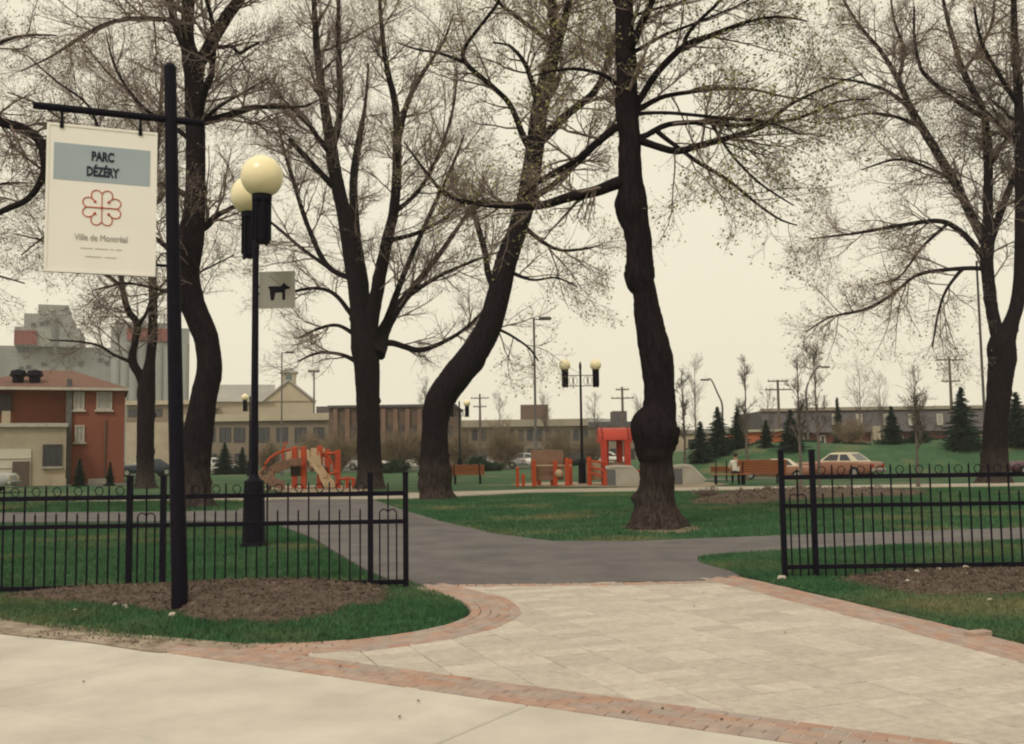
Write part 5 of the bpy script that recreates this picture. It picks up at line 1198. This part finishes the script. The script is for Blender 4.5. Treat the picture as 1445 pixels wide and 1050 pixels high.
for nm_, x0, x1, x2, x3, lab in ((0, 856, 868, 888, 906, 'low grey concrete ramp wall with sloping top at the play tower'), (1, 950, 962, 972, 992, 'low grey concrete ramp wall with sloping top behind the knobby trunk')):
    Yr = at(880, 685.5).y; t = thing('ramp_wall', lab, 'wall', (on((x0 + x3) / 2, 650, Yr).x, Yr, 0)); cc = t.location.x
    q = lambda px: on(px, 650, Yr).x - cc
    hz_ = on(870, 658, Yr).z
    poly = [(q(x0), -.03), (q(x3), -.03), (q(x3), .12), (q(x2) + .1, hz_ - .12), (q(x0), hz_ - .12)]
    MB().prism(poly, -.12, .12).build('wall', RAMPC, t)
    MB().box(((q(x0) + q(x1)) / 2 - .01, -.135, (hz_ - .12) / 2), (q(x1) - q(x0), .03, hz_ - .16)).build('dark_panel', RAMPD, t)
    cp = cat_rom([(q(x0) - .05, 0, hz_ - .08), (q(x1), 0, hz_ - .04), (q(x2), 0, hz_ - .07), (q(x2) + .14, 0, hz_ - .14), (q(x3) + .05, 0, .16)], 4)
    MB().tube(cp, .1, 8).build('coping', RAMPC, t, smooth=True)

# ------------------------------------------------------------------ small trees, spruces, shrubs
def spruce(seed, H=4.0, R=1.35):
    rs = np.random.RandomState(seed); t = thing('spruce_tree', 'x', 'tree')
    MB().lathe([(0.09, -0.05), (0.06, H * 0.5), (0.012, H)], 7).build('trunk', BARK, t)
    Vs = []; 
    for k in range(44):
        f = k / 43; z = 0.15 + f * (H - 0.25); r = 1.3 * R * (1 - f) ** 0.8 * rs.uniform(0.55, 1.2) + 0.06; nb_ = int(8 + 12 * (1 - f))
        for j in range(nb_):
            a = rs.uniform(0, 6.283); rr = r * rs.uniform(0.7, 1.1); ns = max(3, int(rr / 0.09))
            for s in range(ns):
                u = (s + rs.rand()) / ns; p = np.array([math.cos(a) * rr * u, math.sin(a) * rr * u, z - 0.28 * rr * u + 0.12 * rr * u * u])
                sz = 0.24 * (1.1 - 0.5 * u); d = np.array([math.cos(a + rs.normal(0, .7)), math.sin(a + rs.normal(0, .7)), rs.normal(-.1, .25)]); w = np.cross(d, rs.randn(3)); w /= np.linalg.norm(w) + 1e-9
                Vs.append([p - d * sz * .5 - w * sz * .3, p + d * sz, p - d * sz * .5 + w * sz * .3])
    V = np.array(Vs).reshape(-1, 3); link('crown', mesh_np('crown', V, np.arange(len(V)).reshape(-1, 3)), NEEDLE, t, kind='stuff'); return t
sps = [spruce(1), spruce(2, 4, 1.0), spruce(3, 4, 1.7)]; used = [False] * 3
def put_spruce(kind, px, ptop, Y, label, wide=1.0, z0=None):
    x = on(px, 640, Y).x; z = float(berm_z(np.array(x), np.array(Y))) if z0 is None else z0; top_ = on(px, ptop, Y).z; s = (top_ - z) / 4.0
    r = sps[kind] if not used[kind] else copy_tree(sps[kind]); used[kind] = True
    return place(r, (x, Y, z - 0.02), px * 0.7, (s * wide, s * wide, s), label)
for a in ((0, 989, 594, 74, 'small dark spruce left of the curved street lamp', 1.0), (2, 1014, 573, 76, 'bushy dark spruce under the curved street lamp', .75), (0, 1042, 573, 78, 'dark spruce left of the orange shed', .85),
          (1, 1082, 592, 76, 'thin spruce in front of the orange shed', 1.1), (0, 1117, 577, 74, 'dark spruce right of the orange shed', 1.0), (1, 1184, 560, 86, 'narrow spruce rising above the mansard eaves', .55),
          (0, 1260, 572, 78, 'dark spruce beside the cream entrance of the mansard row', .9), (2, 1298, 585, 78, 'low wide spruce under the utility pole wires', 0.9), (2, 1360, 545, 74, 'tall full spruce left of the forked maple', .75), (0, 1437, 552, 74, 'tall spruce right of the forked maple', 1.0)):
    put_spruce(*a)
for a in ((1, 113, 646, 55.0, 'small conical cedar against the brick house near its corner', .9, 0), (1, 156, 651, 55.0, 'small conical cedar by the brick house doorstep', .8, 0), (2, 317, 624, 84, 'dark spruce behind the wavy maple trunk', .9, 0), (0, 342, 630, 84, 'dark spruce behind the lamp with dog sign', .9, 0)):
    put_spruce(*a[:5], wide=a[5], z0=a[6])

def bush(label, px, pbase, ptop, w, m_, seed, Y=None, z=0.0, name='evergreen_bush', tw=False, sparse=False):
    b = at(px, pbase) if Y is None else Vector((on(px, 640, Y).x, Y, z)); H = on(px, ptop, b.y).z - z; Wd = w / ppm(b.y) / 2; rs = np.random.RandomState(seed)
    t = thing(name, label, 'shrub', (b.x, b.y, z))
    n = 9 if sparse else 34 if tw else 26; P0 = np.zeros((n, 5, 3)); a = rs.rand(n) * 6.28; s = rs.rand(n) ** .5
    end = np.c_[np.cos(a) * s * Wd, np.sin(a) * s * Wd * .8, H * (0.55 + .45 * rs.rand(n)) * (1 - .35 * s)]
    for k in range(5): P0[:, k] = end * (k / 4) + np.c_[rs.randn(n, 2) * .04 * k, np.zeros(n)]
    R0 = np.linspace(.03, .012, 5)[None] * np.ones((n, 1)) * max(1, H / 2)
    A, Ra = grow(rs, P0, R0, 9, .2, 1, .3 * H, .5 * H, 38, 5, .15, .06, .6, .009); Bq, Rb = grow(rs, A, Ra, 6, .2, 1, .15 * H, .3 * H, 40, 4, .18, .05, .7, .008)
    Vs, Fs, k = [], [], 0
    for Pq, Rq in ((P0, R0), (A, Ra), (Bq, Rb)):
        v, f = tubes(Pq, Rq, 3); Vs.append(v); Fs.append(f + k); k += len(v)
    c_ = link('stems', mesh_np('stems', np.concatenate(Vs), Fs), (TWIG if sparse else STRAW) if tw else BARK, t, kind='stuff')
    if not tw:
        v, f = leaf_quads(rs, np.concatenate([Bq[:, -1], Bq[:, 2], A[:, -1]]), .11, 3); link('foliage', mesh_np('foliage', v, f), m_, t, kind='stuff')
    return t
for i, (px, pb_, pt, w, Y, lab) in enumerate(((1265, 0, 622, 56, 80, 'round dark bush on the grassy rise'), (1312, 0, 628, 44, 82, 'low dark bush right of the round one'), (1150, 0, 625, 55, 82, 'dark bush under the mansard brick wall'), (1205, 0, 630, 60, 84, 'low hedge bush left of the cream entrance'), (1400, 0, 622, 60, 80, 'dark bush behind the forked maple'), (1075, 0, 637, 55, 80, 'low dark bush below the orange shed'),
                                               (560, 0, 650, 30, 82, 'small green bush left of the bent trunk'), (675, 0, 646, 26, 82, 'small green bush above the slatted bench'), (545, 0, 655, 24, 80, 'dark green bush beside the fan shaped maple'), (695, 0, 655, 30, 84, 'low green bush near the far white car'))):
    bush(lab, px, 660, pt, w, BUSHG, 70 + i, Y=Y, z=float(berm_z(np.array(on(px, 640, Y).x), np.array(Y))))
for i, (px, pt, w, Y, lab) in enumerate(((480, 596, 52, 86, 'straw coloured bare shrub behind the orange climbing frame'), (560, 594, 60, 87, 'straw coloured bare shrub before the brown warehouse'), (595, 602, 40, 88, 'bare shrub just left of the bent trunk'), (650, 600, 46, 90, 'bare shrub right of the bent trunk'), (710, 588, 58, 90, 'large rounded straw coloured shrub left of tall park light'),
                                         (790, 600, 46, 92, 'bare shrub between tall park light and twin globe lamp'), (835, 604, 36, 92, 'bare shrub right of the twin globe lamp'), (440, 606, 46, 90, 'bare shrub behind the tan slides'), (380, 618, 50, 90, 'bare shrub left of the orange climbing frame'), (1200, 588, 46, 84, 'bare straw shrub before the mansard brick'))):
    bush(lab, px, 660, pt, w, None, 90 + i, Y=Y, name='bare_shrub', tw=True, z=float(berm_z(np.array(on(px, 640, Y).x), np.array(Y))))
for i, (px, py, h_, w) in enumerate(((1000, 704, 20, 34), (1045, 703, 16, 40), (1085, 701, 18, 36), (1130, 699, 18, 40), (1190, 698, 16, 36), (1240, 697, 14, 34))):
    bush('bare twiggy shrub growing in the brown mulch bed', px, py, py - h_, w, None, 120 + i, name='bare_shrub', tw=True, sparse=True)['group'] = 'bare shrubs in the far mulch bed'

def sapling(label, px, pbase, ptop, seed, spread=0.35, Y=None, lean=0, m_=PALEBARK, w0=5, fork=0.3, name='young_tree', z0=0.0):
    b = at(px, pbase) if Y is None else Vector((on(px, 640, Y).x, Y, z0)); H = on(px, ptop, b.y).z - z0; rs = np.random.RandomState(seed)
    t = thing(name, label, 'tree', (b.x, b.y, z0)); O = np.zeros(3)
    K = 12; P = np.zeros((K, 3)); P[:, 2] = np.linspace(-.04, H, K); P[:, 0] = np.linspace(0, lean / ppm(b.y), K) + np.cumsum(rs.randn(K)) * .02 * H / 8; P[:, 1] = np.cumsum(rs.randn(K)) * .02
    R = np.linspace(w0 / ppm(b.y) / 2, .012, K); link('trunk', stem(rs, P, R, 10, .03, .2), m_, t)
    A, Ra = grow(rs, P[None], np.minimum(R, .05)[None], 22, fork, .97, H * spread * .6, H * spread, 34, 8, .08, .07, .6, .014); Bq, Rb = grow(rs, A, Ra, 7, .2, 1, H * spread * .25, H * spread * .5, 36, 5, .1, .06, .6, .010); C, Rc = grow(rs, Bq, Rb, 4, .2, 1, H * spread * .1, H * spread * .25, 38, 4, .14, .05, .7, .008)
    Vs, Fs, k = [], [], 0
    for Pq, Rq in ((A, Ra), (Bq, Rb), (C, Rc)):
        v, f = tubes(Pq, Rq, 3); Vs.append(v); Fs.append(f + k); k += len(v)
    link('crown', mesh_np('crown', np.concatenate(Vs), Fs), PALEBARK, t, kind='stuff'); return t
for i, (px, pb_, pt, sp_, lab) in enumerate(((1131, 690, 508, .22, 'slim pale young tree by the first fence post of the verge'), (1157, 690, 498, .24, 'slim pale young tree behind the second fence post of the verge'), (1297, 688, 545, .38, 'small spreading young tree before the low bushes'), (1055, 678, 512, .2, 'slim bare poplar behind the long bench'), (967, 683, 520, .16, 'very thin sapling right of the knobby trunk'))):
    sapling(lab, px, pb_, pt, 200 + i, sp_, fork=.35)
for i, (px, pt, Y, sp_, lab) in enumerate(((983, 520, 100, .3, 'distant bare tree over the cream shed'), (1215, 520, 96, .35, 'distant bare tree over the mansard row'), (1245, 540, 92, .35, 'second distant bare tree over the mansard row'), (930, 556, 100, .3, 'distant bare tree left of the knobby trunk'), (770, 556, 118, .3, 'distant bare tree over the tan office left wing'), (840, 556, 118, .3, 'distant bare tree over the tan office right wing'), (600, 545, 100, .28, 'distant bare tree over the brown warehouse'), (705, 560, 115, .28, 'distant bare tree beside the rooftop plant box'),
                                            (905, 560, 110, .3, 'distant bare tree beside the red play arch'), (1085, 545, 90, .25, 'distant bare tree beside the wooden pole and orange shed'))):
    sapling(lab, px, 660, pt, 240 + i, sp_, Y=Y, w0=3, fork=.2, name='distant_tree')

# ------------------------------------------------------------------ small things on the ground
_dp = cat_rom([G(*p) for p in dirt_px], 4, True); rs = np.random.RandomState(77); X = _dp.min(0) + rs.rand(9000, 2) * (_dp.max(0) - _dp.min(0)); X = X[inside(_dp, X)]
X = X[rs.rand(len(X)) < np.clip(0.5 + 0.9 * np.sin(X[:, 0] * 2.1 + 1) * np.sin(X[:, 0] * 5.3), 0.06, 1)]
v, f = leaf_quads(rs, np.c_[X, np.full(len(X), 0.05)], 0.022, 1)
tag(link('dirt_crumbs', mesh_np('dirt_crumbs', v, f), CHIP, kind='stuff'), 'dirt crumbs and leaf bits along the sidewalk edge', 'dirt')
rs = random.Random(9)
def stone(px, py, r, label, z=0.03, group=None):
    b = at(px, py); mb = MB(); mb.sphere((0, 0, 0), r, 8, 5, 0.6)
    mb.v = [tuple(Vector(v) * rs.uniform(.8, 1.2)) for v in mb.v]
    return tag(mb.build('stone', STONE, None, loc=(b.x, b.y, z + r * .35)), label, 'stone', group)
for px, py, r in ((176, 867, .03), (178, 869, .022), (162, 864, .025), (106, 872, .018), (212, 848, .022), (345, 846, .03), (299, 870, .018), (243, 880, .035)):
    stone(px, py, r, 'small pale stone lying by the mulch heap under the sign', .05 + (.09 if 840 < py < 872 and px > 200 else .02), 'stones by the sign mulch heap')
for px, py, r in ((1103, 824, .05), (1295, 824, .03), (1326, 820, .025), (1363, 818, .035), (1281, 838, .022), (1397, 855, .025)):
    stone(px, py, r, 'small pale stone lying on the mulch verge', .05 if px < 1150 else .13 if py < 845 else .05, 'stones on the mulch verge')
b = at(1381, 903); tag(link('loose_brick', brick_mesh(.2, .1), None, None, (b.x, b.y, .037), .35), 'loose brick lying on the red border by the verge', 'brick')
for px, py, w_ in ((118, 971, 'w'), (590, 999, 'w'), (564, 1022, 'w'), (480, 949, 'b'), (1108, 900, 'p'), (993, 842, 'p'), (980, 862, 'p'), (880, 1015, 'b'), (1019, 1026, 'b'), (935, 1010, 'b')):
    b = at(px, py); mb = MB(); r = .018; mb.add([(-r, 0, 0), (0, -r * .6, .006), (r, 0, .002), (0, r * .6, .008), (0, 0, .014)], [(0, 1, 4), (1, 2, 4), (2, 3, 4), (3, 0, 4), (3, 2, 1, 0)])
    tag(mb.build('dead_leaf', CHIP, None, loc=(b.x, b.y, .038), rotz=px), *{'w': ('curled dead leaf lying on the concrete sidewalk', 'leaf', 'dead leaves on the sidewalk'), 'b': ('curled dead leaf lying on the red brick band', 'leaf', 'dead leaves on the brick band'), 'p': ('curled dead leaf lying on the cream pavers', 'leaf', 'dead leaves on the pavers')}[w_])

# ------------------------------------------------------------------ hazy air
hz = MB().box((0, 350, 37), (1440, 900, 76)).build('haze', None, kind='stuff')
hm = bpy.data.materials.new('haze_air'); hm.use_nodes = True; hn = hm.node_tree.nodes; hn.clear()
pv = hn.new('ShaderNodeVolumePrincipled'); pv.inputs['Color'].default_value = (0.97, 0.96, 0.94, 1); pv.inputs['Density'].default_value = 0.00035
ho = hn.new('ShaderNodeOutputMaterial'); hm.node_tree.links.new(pv.outputs[0], ho.inputs['Volume']); hz.data.materials.append(hm)
tag(hz, 'thin pale haze over the whole park', 'haze')
